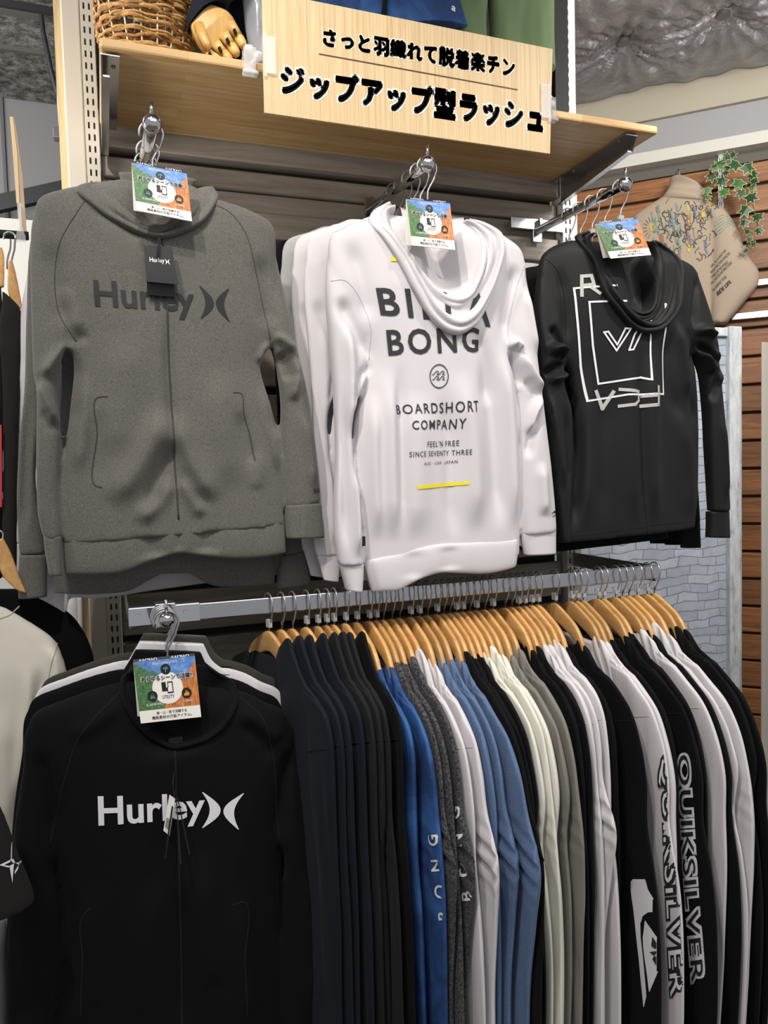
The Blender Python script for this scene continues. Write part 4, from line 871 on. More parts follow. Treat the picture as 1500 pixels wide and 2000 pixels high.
for i, (dy, lb) in enumerate([(0, 'logo jacket at lower left'), (0.034, 'second black jacket at lower left'), (0.058, 'white jacket at lower left'), (0.082, 'olive jacket at lower left')]):
    faceout_hanger(None, YJ+dy, 'wire-hook hanger carrying the '+lb, 1.195+0.008*i, 0.12, clip=False)

pm, nt, b = newmat('card_photo_print')
uvn = nt.nodes.new('ShaderNodeUVMap'); sp = nt.nodes.new('ShaderNodeSeparateXYZ'); nt.links.new(uvn.outputs[0], sp.inputs[0])
def mnode(op, a, c=None, v=None):
    n = nt.nodes.new('ShaderNodeMath'); n.operation = op; n.use_clamp = False
    nt.links.new(a, n.inputs[0])
    if c is not None: nt.links.new(c, n.inputs[1])
    elif v is not None: n.inputs[1].default_value = v
    return n.outputs[0]
nz = noise(nt, uvn.outputs[0], 7, 5, 0.7); nz2 = noise(nt, uvn.outputs[0], 16, 4, 0.7)
mpv = nt.nodes.new('ShaderNodeMapping'); mpv.inputs['Scale'].default_value = (26, 5, 1); nt.links.new(uvn.outputs[0], mpv.inputs[0]); nz3 = noise(nt, mpv.outputs[0], 1.0, 3, 0.6)
sky = ramp(nt, nz, [(0.35, '#3f6fc0'), (0.6, '#6f9bdb'), (0.75, '#b9cdea')])
grn = ramp(nt, nz2, [(0.3, '#2c4a30'), (0.55, '#4f7d48'), (0.75, '#8aa873')]); org = ramp(nt, nz3, [(0.3, '#7c4426'), (0.5, '#c5783f'), (0.7, '#e09a58')])
def mixc(f, a, c):
    n = nt.nodes.new('ShaderNodeMix'); n.data_type = 'RGBA'; n.clamp_factor = True; nt.links.new(f, n.inputs[0]); nt.links.new(a, n.inputs[6]); nt.links.new(c, n.inputs[7]); return n.outputs[2]
# green grows to the lower left, brick orange to the lower right
g1 = mnode('ADD', mnode('MULTIPLY', sp.outputs[0], v=-1.3), mnode('MULTIPLY', sp.outputs[1], v=-1.6)); g1 = mnode('ADD', g1, mnode('MULTIPLY', nz, v=1.6)); gf = mnode('MULTIPLY', mnode('ADD', g1, v=0.85), v=6)
o1 = mnode('ADD', mnode('MULTIPLY', sp.outputs[0], v=2.2), mnode('MULTIPLY', sp.outputs[1], v=-1.5)); of = mnode('MULTIPLY', mnode('ADD', o1, v=-0.82), v=20)
pal = mnode('MULTIPLY', mnode('ADD', mnode('MULTIPLY', nz2, v=2.0), mnode('MULTIPLY', sp.outputs[1], v=-0.3)), v=1.0); pf = mnode('MULTIPLY', mnode('ADD', pal, v=-0.88), v=5)
nt.links.new(mixc(of, mixc(gf, mixc(pf, sky, grn), grn), org), b.inputs['Base Color']); b.inputs['Roughness'].default_value = 0.4
teal = plain('teal_ink', '#4fb0b4', 0.5); greenk = plain('green_ink', '#4c8467', 0.5); orangek = plain('orange_ink', '#e89030', 0.5)
disc = lambda n=28: poly_mesh([arc((0.5, 0.5), 0.5, 0, 2*PI, n)[:-1]])
palm = poly_mesh([p for a in (20, 60, 110, 150, 185, -10) for p in [[(0.5, 0.6), (0.5+0.24*math.cos(math.radians(a))-0.06, 0.62+0.24*math.sin(math.radians(a))+0.06), (0.5+0.42*math.cos(math.radians(a)), 0.55+0.36*math.sin(math.radians(a))), (0.5+0.2*math.cos(math.radians(a)), 0.56+0.2*math.sin(math.radians(a)))]]]+[[(0.46, 0.6), (0.40, 0.1), (0.52, 0.1), (0.54, 0.6)]])
tent = poly_mesh([[(0.1, 0.15), (0.45, 0.15), (0.5, 0.4), (0.32, 0.8)], [(0.55, 0.15), (0.9, 0.15), (0.68, 0.8), (0.5, 0.4)], [(0.42, 0.8), (0.5, 0.95), (0.58, 0.8)]])
town = poly_mesh([[(0.1, 0.15), (0.9, 0.15), (0.9, 0.5), (0.1, 0.5)], [(0.3, 0.5), (0.6, 0.5), (0.45, 0.95)], [(0.62, 0.5), (0.8, 0.5), (0.8, 0.7), (0.62, 0.7)]])
ulogo = poly_mesh([[(0, 0.2), (0.38, 0.2), (0.38, 1), (0, 1)], [(0.38, 0.2), (0.46, 0.2), (0.46, 0.5), (0.38, 0.5)], [(0.52, 0.9), (0.92, 0.9), (0.92, 1), (0.52, 1)], [(0.92, 0), (1, 0), (1, 1), (0.92, 1)], [(0.46, 0), (0.92, 0), (0.92, 0.12), (0.46, 0.12)], [(0.46, 0.12), (0.52, 0.12), (0.52, 0.55), (0.46, 0.55)], [(0.52, 0.5), (0.58, 0.5), (0.58, 0.9), (0.52, 0.9)]])
def promo(quad, Y, label, tilt=(0.012, 0.0), strip_up=True):
    q = [at(*p, Y) for p in quad]
    r = thing('promo_card', label, 'sign card', (q[0]+q[1])/2, 'folded promotional cards on the hanger hooks')
    m, f = flat_card('front_panel', quad, Y, M['card_white'], r, 0.0008, tilt=tilt)
    # rear panel of the folded card, leaning back from the top fold
    bk_ = [f[0]+np.array([0, 0.002, 0]), f[1]+np.array([0, 0.002, 0]), f[2]+np.array([-0.004, 0.020, 0.006]), f[3]+np.array([-0.004, 0.020, 0.006])]
    bb = [x+np.array([0, 0.0008, 0]) for x in bk_]
    build('rear_panel', Mesh().add(bk_+bb, [(3, 2, 1, 0), (4, 5, 6, 7), (0, 1, 5, 4), (1, 2, 6, 5), (2, 3, 7, 6), (3, 0, 4, 7)]), M['card_white'], r)
    up = (f[0]-f[3])/np.linalg.norm(f[0]-f[3])
    fm_ = [f[0], f[1], f[1]+np.array([0, 0.002, 0.004]), f[0]+np.array([0, 0.002, 0.004])]
    build('fold_strip', Mesh().add(fm_, [(3, 2, 1, 0)]), M['ink'], r)
    for u0 in (0.08, 0.6):
        tx = text_mesh('UTILITY', 0.02); P = bilin([fm_[0], fm_[1], fm_[2], fm_[3]], np.stack([u0+0.3*(1-tx[0][:, 0]), 0.15+0.7*tx[0][:, 1]], 1)); P[:, 1] -= 0.0006; P[:, 2] += 0.0003
        build('lettering', Mesh().add(P, tx[1]), M['white_ink'], r)
    ph = on_card((np.array([(0, 0), (1, 0), (1, 1), (0, 1)]), [(0, 1, 2, 3)], 1), f, (0, 0.2, 1, 1), pm, 'photo_print', m, 0.0002)
    uv = ph.data.uv_layers.new(name='UVMap')
    for l in ph.data.loops: uv.data[l.index].uv = [(0, 0), (1, 0), (1, 1), (0, 1)][l.vertex_index]
    oc = lambda vf, rc, mt, nm='print', o=0.0005: on_card(vf, f, rc, mt, nm, m, o)
    oc(disc(), (0.25, 0.27, 0.75, 0.79), M['card_white'], 'white_disc', 0.0004)
    for c, mt, ic in (((0.5, 0.835), teal, palm), ((0.24, 0.42), greenk, tent), ((0.80, 0.415), orangek, town)):
        oc(disc(), (c[0]-0.082, c[1]-0.088, c[0]+0.082, c[1]+0.088), M['ink'], 'emblem', 0.0006); oc(ic, (c[0]-0.055, c[1]-0.06, c[0]+0.055, c[1]+0.06), mt, 'emblem', 0.0009)
    oc(text_mesh('BEACH/RESORT', 0.0), (0.3, 0.925, 0.7, 0.965), M['white_ink'], 'lettering')
    oc(text_mesh('CAMP/FES', 0.0), (0.13, 0.265, 0.41, 0.305), M['white_ink'], 'lettering'); oc(text_mesh('TOWN', 0.0), (0.73, 0.27, 0.88, 0.305), M['white_ink'], 'lettering')
    oc(bold_text('あらゆるシーンで活躍!!', 0.07), (0.075, 0.655, 0.935, 0.755), M['card_white'], 'lettering', 0.0010); oc(bold_text('あらゆるシーンで活躍!!', 0.010), (0.09, 0.665, 0.92, 0.745), M['ink'], 'lettering', 0.0013)
    oc(ulogo, (0.405, 0.44, 0.59, 0.63), M['ink'], 'emblem', 0.0007); oc(text_mesh('UTILITY', 0.012), (0.40, 0.36, 0.595, 0.415), M['ink'], 'lettering', 0.0007)
    oc(bold_text('海・山・街で活躍する', 0.008), (0.27, 0.115, 0.77, 0.165), M['ink'], 'lettering', 0.0005); oc(bold_text('機能素材の万能アイテム。', 0.008), (0.19, 0.04, 0.85, 0.095), M['ink'], 'lettering', 0.0005)
    return r
promo([(257.5,312.5),(366,334),(375,432.5),(267,411)], YG-0.078, 'folded promotional card with photo print hanging over the grey hoodie')
promo([(798.5,384.5),(884,393.5),(889,488),(804.5,479)], YW-0.066, 'folded promotional card with photo print hanging over the lettered white top')
promo([(1170,434),(1251.7,424),(1271.7,498),(1192.5,505)], YR-0.066, 'folded promotional card with photo print hanging over the black square-print top')
promo([(260.7,1297),(382,1284),(393,1400),(275,1413)], YJ-0.05, 'folded promotional card with photo print hanging over the black jacket collar')
# ------------------------------------------------------------------ tops on wooden hangers along the lower rail
RAILY, RAILZ = -0.346, 1.314
def hprof():
    pr = []
    for u in np.linspace(-0.2, 0.2, 21):
        a = abs(u)/0.2; zt = -0.064-0.006*min(1, a/0.2)-0.092*(smooth01(np.array([a*0.95]))[0])
        zt -= 0.040*smooth01(np.array([(abs(u)-0.085)/0.05]))[0]
        pr.append((u, zt, u, zt-0.040+0.016*a))
    return pr
def rack_xy(m): # ribbon coordinates (a = towards viewer, depth, c) -> world axes x = depth, y = -a
    V = m.arr(); m.v = [np.stack([V[:, 1], -V[:, 0], V[:, 2]], 1)]; m.f = [q[::-1] for q in m.f]; return m
hp = thing('wooden_hanger', '', 'hanger', (0, 0, 0)); 
build('hook', Mesh().tube(hook_pts((0, 0, -0.013), (0, -1, 0), 0.0205, 0.036, 0.055), 0.0016, 7), M['wire'], hp, smooth=True)
build('bar', rack_xy(ribbon(hprof(), None, 42, 16, 0.0052, 0.0052, 0.35, [(0, 0.15), (0.08, 0.2), (0.18, 0.22), (0.25, 1), (0.75, 1), (0.82, 0.22), (0.92, 0.2), (1, 0.15)])), M['beech'], hp, smooth=True)
build('size_clip', Mesh().box((-0.004, -0.0075, -0.058), (0.004, 0.0075, -0.042)), M['clip_clear'], hp, bevel=0.0015)
RK = {'navy': fabric('navy_jersey', '#0e1420', None, 0.8, 0.03, 700, 0.06, 0.2), 'charcoal': fabric('charcoal_jersey', '#17191b', None, 0.8, 0.03, 700, 0.06, 0.2), 'black': F_['black'],
      'melange': fabric('charcoal_melange', '#1d1d1f', '#55555a', 0.9, 0.05, 260, 0.1), 'white': F_['white'], 'slate': fabric('slate_blue_jersey', '#4d6284', '#5f769b', 0.85, 0.05, 500),
      'cream': fabric('off_white_jersey', '#d9d8ce', None, 0.8, 0.05), 'grey': fabric('warm_grey_jersey', '#6d6b66', '#84827c', 0.85, 0.05)}
bm_, nt, b = newmat('tie_dye_blue'); v = coords(nt); nt.links.new(ramp(nt, noise(nt, v, 9, 4, 0.6, 0.8), [(0.3, '#0e2449'), (0.5, '#193f75'), (0.68, '#2e5d99')]), b.inputs['Base Color']); b.inputs['Roughness'].default_value = 0.8; RK['blue'] = bm_
CN = {'navy': 'navy', 'charcoal': 'charcoal', 'black': 'black', 'blue': 'blue tie-dye', 'melange': 'charcoal melange', 'white': 'white', 'slate': 'slate blue', 'cream': 'off-white', 'grey': 'warm grey'}
LIST = [('navy','s')]*4+[('charcoal','s')]*3+[('black','s')]+[('blue','h')]*2+[('melange','h')]*3+[('white','t')]+[('white','h')]+[('slate','h')]*3+[('black','h')]*3+[('cream','h')]*3+[('grey','h')]*2+[('black','h')]*2+[('white','h')]*3+[('black','h')]*2+[('white','h')]*2+[('black','h')]*3+[('white','h')]+[('black','h')]+[('white','t')]+[('white','h')]+[('black','h')]*2
HPX = [569,582,597,634,658,674,686,708,724,732,745,759,775,785,806,825,838,848,858,866,890,906,927,940,954,970,1014,1028,1050,1060,1078,1090,1097,1120,1132,1153,1163,1175,1187,1205,1217,1230,1257,1268,1278]
NR = min(len(LIST), len(HPX)); LIST = LIST[:NR]
EDGE = [640,668,690,708,728,745,760,786,815,856,868,884,904,925,950,968,988,1030,1036,1042,1050,1064,1078,1092,1112,1130,1142,1156,1166,1178,1192,1206,1262,1306,1318,1324,1372,1379,1416,1428,1442,1462,1478,1496]
def YAW(i): return math.radians(9.0*math.exp(-i/4.0)+3.0-5.0*i/NR)
xa = np.array([at(p, 1188-(p-249)*0.0817, RAILY)[0] for p in HPX[:NR]])
xe = np.array([at(EDGE[i], 1650, RAILY-0.275)[0]-0.275*math.sin(YAW(i)) for i in range(NR)])
X = 0.4*xa+0.6*xe
for _ in range(400):
    for i in range(NR-1):
        d = X[i+1]-X[i]
        if d < 0.0152: e = (0.0152-d)/2; X[i] -= e; X[i+1] += e
X = X[0]+(X-X[0])*min(1, (1.190-X[0])/(X[-1]-X[0]))
def edge_u(i):                                  # how far the near sleeve edge reaches out
    yw = YAW(i); xn = X[i]+0.27*math.sin(yw); d = ray(EDGE[i], 1650); p = CAM+d*((xn-CAM[0])/d[0]); return min(0.335, max(0.245, RAILY-p[1]))
ORD = ['first', 'second', 'third', 'fourth', 'fifth', 'sixth', 'seventh', 'eighth', 'ninth', 'tenth', 'eleventh', 'twelfth', 'thirteenth', 'fourteenth', 'fifteenth']
tot = {}; cnt = {}
for c, _ in LIST: tot[c] = tot.get(c, 0)+1
rr = random.Random(7); RACK = []
KIND = {'s': ('zip_jacket', 'stand-collar zip jacket', 'jacket'), 'h': ('hooded_rash_jacket', 'hooded zip top', 'hoodie'), 't': ('hooded_rash_jacket', 'top with raised crumpled hood', 'hoodie')}
def drape_side(root, b, VF, quad, xp, mat, name, off=0.0012, cell=0.012):
    """lay a flat print, given by a pixel quad on the plane x = xp, on the left face of a sleeve"""
    def atx(p): d = ray(*p); return CAM+d*((xp-CAM[0])/d[0])
    q3 = [atx(p) for p in quad]; w = np.linalg.norm(q3[1]-q3[0]); h = np.linalg.norm(q3[0]-q3[3])
    V, F = split_mesh(VF[0], VF[1], (cell/w, cell/h)); P = bilin(q3, V); keep = np.ones(len(P), bool)
    for i, p in enumerate(P):
        hh = b.ray_cast(Vector((xp-0.06, p[1], p[2])), Vector((1, 0, 0)), 0.12)
        if hh[0] is None: keep[i] = False
        else: p[0] = hh[0][0]-off
    F = [f for f in F if all(keep[k] for k in f)]
    if F: build(name, Mesh().add(P, F), mat, root)
for i, (ck, kd) in enumerate(LIST):
    k = cnt.get(ck, 0); cnt[ck] = k+1; nm, kn, cat = KIND[kd]
    lb = '%s %s, %s %s garment from the left on the rail' % (CN[ck], kn, ORD[k], CN[ck]); hl = '%s %s %s garment from the left' % ('the', ORD[k], CN[ck])
    if ck == 'white' and k == 5: lb = 'white hooded top with outlined black letters down its sleeve, on the rail'; hl = 'the white top with black sleeve letters'
    if ck == 'black' and k == 9: lb = 'black hooded top with white letters down its sleeve, on the rail'; hl = 'the black top with white sleeve letters'
    if ck == 'black' and k == 7: lb = 'black hooded top with large white blade emblem low on its sleeve'; hl = 'the black top with the blade emblem'
    x = X[i]; root = thing(nm, lb, cat, (x, RAILY, RAILZ), 'tops on the wooden hangers'); yaw = YAW(i)
    sd = i*7+3; tall = kd == 't'; up = 0.022 if tall else 0.0; lift = rr.uniform(-0.006, 0.006)
    jit = rr.uniform(-0.004, 0.008); wd = edge_u(i)-0.272-jit; fl = 0.045 if i in (32, 33, 36) else rr.choice([0.0, 0.008, 0.02, 0.03]); elb = rr.choice([0, 0, 0.012, 0.035, -0.012]); bag = rr.uniform(0, 0.012)
    if i in (31, 34, 35, 37): fl = 0.0
    if 30 < i < 38: elb = 0.0
    z0 = lift-(0.026 if kd == 's' else 0.056)
    T = [(-.075,-.085+z0,.075,-.085+z0),(-.14,-.105+z0,.14,-.105+z0),(-.205,-.135+z0,.205,-.135+z0),(-.225,-.17+z0,.228,-.17+z0),(-.225,-.3,.222,-.3),(-.225,-.5,.225,-.5),(-.23,-.80,.23,-.80)]
    tb = rack_xy(ribbon(T, None, 40, 26, 0.0066, 0.0066, 0.35, [(0, 0.95), (1, 1)]))
    S = [(.13,-.112+z0,.196,-.126+z0),(.148,-.150+z0,.228,-.146+z0),(.162+wd*.2,-.20+z0*.8,.252+jit*.5+wd*.35,-.185+z0*.85),(.172+wd*.4,-.26+z0*.6,.266+jit+wd*.7,-.245+z0*.65),(.178+wd*.6,-.33+z0*.3,.273+jit+wd,-.33+z0*.3),(.180+wd*.7,-.42,.275+jit+wd+elb,-.43),(.186+wd*.7,-.52,.278+jit+wd+elb*.5+fl*.4,-.52),(.192+wd*.7,-.64,.274+jit+wd+fl*.8,-.64),(.200+wd*.6,-.80,.268+jit+wd*.9+fl,-.80),(.206+wd*.6,-.97,.260+jit+wd*.8+fl,-.97)]
    sm_ = ribbon(S, None, 84, 34, 0.0070, 0.0054, 0.45, [(0, 0.9), (0.2, 1), (0.9, 0.85), (1, 0.7)])
    V = sm_.arr(); n = vnoise(V[:, 0]*30+vnoise(V[:, 2]*4, V[:, 0]*2, sd)*1.6, V[:, 2]*4, sd)+0.5*vnoise(V[:, 0]*60, V[:, 2]*9, sd+3)
    near = np.clip((-V[:, 2]-0.13)/0.12, 0, 1); V[:, 1] -= 0.0026*n*near*(V[:, 1] < 0)
    # elbow creases
    ez = -0.40-0.03*rr.random(); V[:, 1] += 0.004*(abs(elb)/0.03)*np.sin((V[:, 2]-ez)*190+V[:, 0]*40)*np.exp(-((V[:, 2]-ez)/0.045)**2)*(V[:, 1] < 0)
    sm_.v = [V]; sb = rack_xy(sm_)
    if kd == 's': Cc = [(.040,-.066+z0,.038,-.12+z0),(.062,-.050+z0,.05,-.14+z0),(.085,-.036+z0,.066,-.155+z0),(.105,-.06+z0,.09,-.165+z0),(.13,-.09+z0,.115,-.165+z0),(.155,-.112+z0,.14,-.16+z0)]
    else: Cc = [(.080,-.080+z0+up,.074,-.120+z0),(.092,-.070+z0+up,.080,-.142+z0),(.110,-.076+z0+up*.8,.094,-.160+z0),(.130,-.090+z0+up*.5,.112,-.172+z0),(.150,-.106+z0,.134,-.178+z0),(.172,-.122+z0,.158,-.178+z0)]
    hm = ribbon(Cc, None, 54, 24, 0.0078, 0.0066, 0.4, [(0, 0.7), (0.2, 1), (1, 0.6)])
    V = hm.arr()
    if kd != 's':
        w = np.sin(V[:, 0]*260+V[:, 2]*130+2.2*vnoise(V[:, 0]*25, V[:, 2]*25, sd+7)+sd); tpr = np.clip((V[:, 0]-0.07)/0.03, 0, 1)
        V[:, 1] -= 0.0022*w*tpr*(V[:, 1] < 0); V[:, 2] += 0.0022*w*tpr
    hm.v = [V]; hb_ = rack_xy(hm)
    cy_, sy_ = math.cos(yaw), math.sin(yaw)
    def tow(m):
        q = m.arr(); m.v = [np.stack([x+q[:, 0]*cy_-q[:, 1]*sy_, RAILY+q[:, 0]*sy_+q[:, 1]*cy_, RAILZ+q[:, 2]], 1)]; return m
    mt = RK[ck]
    build('body', tow(tb), mt, root, smooth=True); so = build('sleeve', tow(sb), mt, root, smooth=True)
    build('collar' if kd == 's' else 'hood', tow(hb_), mt, root, smooth=True)
    # drop-shoulder seam round the sleeve
    sr_ = Mesh(); bvs = bvh(sb.arr(), sb.f)
    sp_ = []
    for q in np.linspace(0.06, 0.94, 14):
        a_ = np.array([.152, -.225+z0])*(1-q)+np.array([.258+jit*.5+wd*.4, -.195+z0*.85])*q
        lx, ly = 0.0, -a_[0]; wx, wy = x+lx*cy_-ly*sy_, RAILY+lx*sy_+ly*cy_
        hh = bvs.ray_cast(Vector((wx-0.06, wy, RAILZ+a_[1])), Vector((1, 0, 0)), 0.12)
        if hh[0] is not None: sp_.append((hh[0][0]-0.0002, wy, RAILZ+a_[1]))
    if len(sp_) > 3 and ck in ('navy', 'charcoal', 'white', 'black'): build('seam', Mesh().tube(sp_, 0.0009, 5), F_['white_d'] if ck == 'white' else F_['black_d'], root, smooth=True)
    RACK.append((root, so, bvs, x, yaw))
    h = hp if i == 0 else hp.copy()
    if i: 
        C.objects.link(h)
        for ch in hp.children:
            if ch.name.startswith('size_clip') and rr.random() < 0.35: continue
            cc = ch.copy(); C.objects.link(cc); cc.parent = h
    h.location = (x, RAILY, RAILZ-0.0005); h.rotation_euler = (0, 0, yaw); h['group'] = 'wooden hangers on the rail'
    h['label'] = 'wooden wire-hook hanger on the rail holding '+hl
# prints on the sleeves
def side_print(idx, VF, quad, mat, name='sleeve_print', off=0.0012): drape_side(RACK[idx][0], RACK[idx][2], VF, quad, RACK[idx][3]+0.27*math.sin(YAW(idx))-0.006, mat, name, off)
def rot_cw(VF): V = VF[0]; return np.stack([V[:, 1], 1-V[:, 0]], 1), VF[1], 1
def rot_ccw(VF): V = VF[0]; return np.stack([1-V[:, 1], V[:, 0]], 1), VF[1], 1
iw = [i for i, (c, k) in enumerate(LIST) if c == 'white'][5]; ibk = [i for i, (c, k) in enumerate(LIST) if c == 'black'][9]; ie = [i for i, (c, k) in enumerate(LIST) if c == 'black'][7]
print('PRINT IDX', iw, ibk, ie, [round(float(q), 3) for q in X])
tk = bold_text('QUIKSILVER', 0.075, 0.0, 1.06); tn = text_mesh('QUIKSILVER', 0.004, 1.06)
side_print(iw, rot_cw(tk), [(1282,1470),(1316,1470),(1340,1948),(1304,1952)], P_['black'])
side_print(iw, rot_cw(tn), [(1285.5,1474),(1312.5,1474),(1336.5,1944),(1307.5,1948)], P_['white'], off=0.0022)
side_print(ibk, rot_cw(tk), [(1318,1470),(1350,1470),(1380,1920),(1344,1925)], P_['white'])
side_print(ibk, rot_cw(tn), [(1321.5,1474),(1346.5,1474),(1376.5,1916),(1347.5,1921)], P_['black'], off=0.0022)
BB = (1231, 1715, 1297, 1967)
def unit(p): return ((p[0]-BB[0])/(BB[2]-BB[0]), (BB[3]-p[1])/(BB[3]-BB[1]))
def rows(R): return [[unit((a[1], a[0])), unit((c[1], c[0])), unit((c[2], c[0])), unit((a[2], a[0]))] for a, c in zip(R[:-1], R[1:])]
bl = rows([(1717,1236,1262),(1722,1232,1264),(1737,1232,1268),(1752,1234,1276),(1768,1237,1283),(1780,1239,1285),(1781,1239,1268),(1788,1240,1258),(1803,1242,1253),(1830,1245,1254),(1870,1250,1259),(1920,1255,1264),(1945,1258,1266),(1966,1260,1261)])
bl += rows([(1797,1262,1263),(1815,1260,1275),(1830,1258,1284),(1848,1259,1293),(1865,1261,1295),(1885,1264,1290),(1905,1267,1283),(1936,1271,1272)])
bq = [(1231,1715),(1297,1715),(1297,1967),(1231,1967)]
side_print(ie, poly_mesh(bl), bq, P_['white'], 'blade_emblem')
side_print(ie, poly_mesh([[unit(p) for p in q] for q in ([(1277,1828),(1275,1846),(1281,1852)],[(1277,1828),(1281,1852),(1289,1850)],[(1272,1858),(1280,1866),(1287,1856)],[(1280,1866),(1277,1872),(1283,1884)],[(1280,1866),(1283,1884),(1290,1869)])]), bq, P_['black'], 'blade_emblem', 0.0022)
i1 = [i for i, (c, k) in enumerate(LIST) if c == 'blue'][1]; i2 = [i for i, (c, k) in enumerate(LIST) if c == 'melange'][2]
bt_ = text_mesh('BILLABONG', 0.02, 2.4)
side_print(i1, rot_ccw(bt_), [(838,1630),(852,1630),(892,2010),(878,2010)], P_['white'], 'sleeve_lettering')
side_print(i2, rot_ccw(bt_), [(882,1575),(896,1575),(946,1995),(932,1995)], P_['white'], 'sleeve_lettering')
# ------------------------------------------------------------------ sign board on the shelf edge
bs, nt, b = newmat('bamboo_print_board'); v = coords(nt, (70, 1, 1.2))
f = noise(nt, v, 3, 5, 0.7); nt.links.new(ramp(nt, f, [(0.3, '#b5976c'), (0.46, '#c8ae84'), (0.62, '#d6bf96'), (0.75, '#bfa276')]), b.inputs['Base Color']); b.inputs['Roughness'].default_value = 0.5
SQ = [(511, -17), (1078, 97), (1073, 301), (516, 221)]; YS = -0.372
sg = thing('shelf_sign', 'bamboo-look sign board with black Japanese lettering clipped to the shelf edge', 'sign', at(790, 260, YS))
sb, sf = flat_card('board', SQ, YS, bs, sg, 0.005)
def in_quad(q, pts):                            # pixel -> (u, v) of a convex quad, good enough for a near-affine one
    tl, tr, br, bl = [np.array(p, float) for p in q]; out = []
    for p in pts:
        u, v_ = 0.5, 0.5
        for _ in range(12):
            P0 = (bl*(1-u)+br*u)*(1-v_)+(tl*(1-u)+tr*u)*v_; e = np.array(p)-P0
            du = (br-bl)*(1-v_)+(tr-tl)*v_; dv = (tl*(1-u)+tr*u)-(bl*(1-u)+br*u)
            d = np.linalg.solve(np.stack([du, dv], 1), e); u += d[0]; v_ += d[1]
        out.append((u, v_))
    return out
def sign_text(VF, q, mat, off):
    uv = in_quad(SQ, q); tl, tr, br, bl = [np.array(p) for p in uv]; V = VF[0]; u = V[:, :1]; w = V[:, 1:2]
    P = (bl*(1-u)+br*u)*(1-w)+(tl*(1-u)+tr*u)*w; X3 = bilin(sf, P); n = np.cross(sf[1]-sf[0], sf[3]-sf[0]); n /= np.linalg.norm(n); n = n if n[1] < 0 else -n
    return build('lettering', Mesh().add(X3+n*off, VF[1]), mat, sb)
pale = plain('pale_outline', '#fbf6ea', 0.5)
for st_, q, w in (('さっと羽織れて脱着楽チン', [(618,53),(994,113),(994,151),(618,88)], 0.006), ('ジップアップ型ラッシュ', [(543,125),(1057,205),(1057,261),(543,183)], 0.015)):
    a_, c_ = bold_text(st_, w), bold_text(st_, w+0.06)
    gx, gy = 0.06/a_[2][0], 0.06/a_[2][1]
    qq = [np.array(p, float) for p in q]; ex = (qq[1]-qq[0])*gx; ey = (qq[3]-qq[0])*gy
    sign_text(c_, [qq[0]-ex-ey, qq[1]+ex-ey, qq[2]+ex+ey, qq[3]-ex+ey], pale, 0.0004); sign_text(a_, q, M['ink'], 0.0009)
sign_text((np.array([(0,0),(1,0),(1,1),(0,1)], float), [(0,1,2,3)], 1), [(610,103),(1001,173.5),(1001,176),(610,105.5)], plain('brown_rule', '#4a2f1c', 0.5), 0.0005)
def clip(px_, py0, py1, side, label):
    p0, p1 = at(px_, py0, YS), at(px_, py1, YS); zm = (p0[2]+p1[2])/2; x = p0[0]
    r = thing('sign_clip', label, 'clip', (x, YS, zm))
    build('gripper', Mesh().box((x-0.003, YS-0.007, p1[2]), (x+0.003, YS+0.007, p0[2])).box((x, YS-0.0075, p1[2]+0.006) if side > 0 else (x-0.02, YS-0.0075, p1[2]+0.006), (x+0.02, YS-0.0045, p0[2]-0.006) if side > 0 else (x, YS-0.0045, p0[2]-0.006)), M['clear'], r, bevel=0.001)
    j = x-side*0.022
    build('ball_joint', Mesh().sphere((x-side*0.010, YS+0.004, zm), 0.009, 14, 10).tube([(x-side*0.010, YS+0.004, zm), (j, -0.345, zm-0.012)], 0.005, 10), M['clear'], r, smooth=True)
    build('clamp', Mesh().box((j-0.011, -0.352, 2.284), (j+0.011, -0.3305, 2.329)).box((j-0.011, -0.352, 2.3155), (j+0.011, -0.315, 2.3205)).box((j-0.014, -0.356, 2.279), (j+0.014, -0.34, 2.286)), M['clear'], r, bevel=0.0015)
    build('jaw_pin', Mesh().tube([(j-0.006, -0.340, 2.332), (j+0.006, -0.340, 2.332)], 0.005, 12), M['card_white'], r)
clip(515, 66, 152, 1, 'clear plastic clip holding the left edge of the sign board'); clip(1070, 162, 240, -1, 'clear plastic clip holding the right edge of the sign board')

# ------------------------------------------------------------------ things on the shelf
bc = at(280, 84, -0.20); bx = bc[0]+0.006
bsk = thing('vine_basket', 'round woven vine basket at the left end of the wooden shelf', 'basket', (bx, -0.20, 2.3155))
tm = [wood('vine_%d' % k, a, c, 2, 4, 0.7, obj_rand=False) for k, (a, c) in enumerate([('#8a6234', '#b88d50'), ('#9c7340', '#cda468'), ('#7a5228', '#a87c44')])]
rb = random.Random(5)
def brad(z): return 0.070+0.021*math.sin(min(1, z/0.13)*PI/2)-0.010*max(0, z-0.15)/0.1
row = 0; z = 0.004
while z < 0.235:
    for k in range(2):
        ph = rb.uniform(0, 6); rad = rb.uniform(0.0022, 0.0034); span = rb.uniform(3.6, 5.4); P = []
        tl_ = rb.uniform(-0.005, 0.005)
        for j in range(44):
            a = ph+span*j/43; zz = z+k*0.0045+0.0035*math.sin(1.7*a+ph)+tl_*math.sin(a-ph); R = brad(max(0, zz))+0.0045*math.sin(9*a+PI*row)+rb.uniform(-0.0012, 0.0012)
            P.append((bx+R*math.cos(a), -0.20+R*math.sin(a), 2.3155+max(0.004, zz)))
        build('twig', Mesh().tube(P, rad, 6), tm[rb.randrange(3)], bsk, smooth=True)
    z += 0.0076; row += 1
wm_ = plain('pale_reed', '#d9cdb4', 0.7)
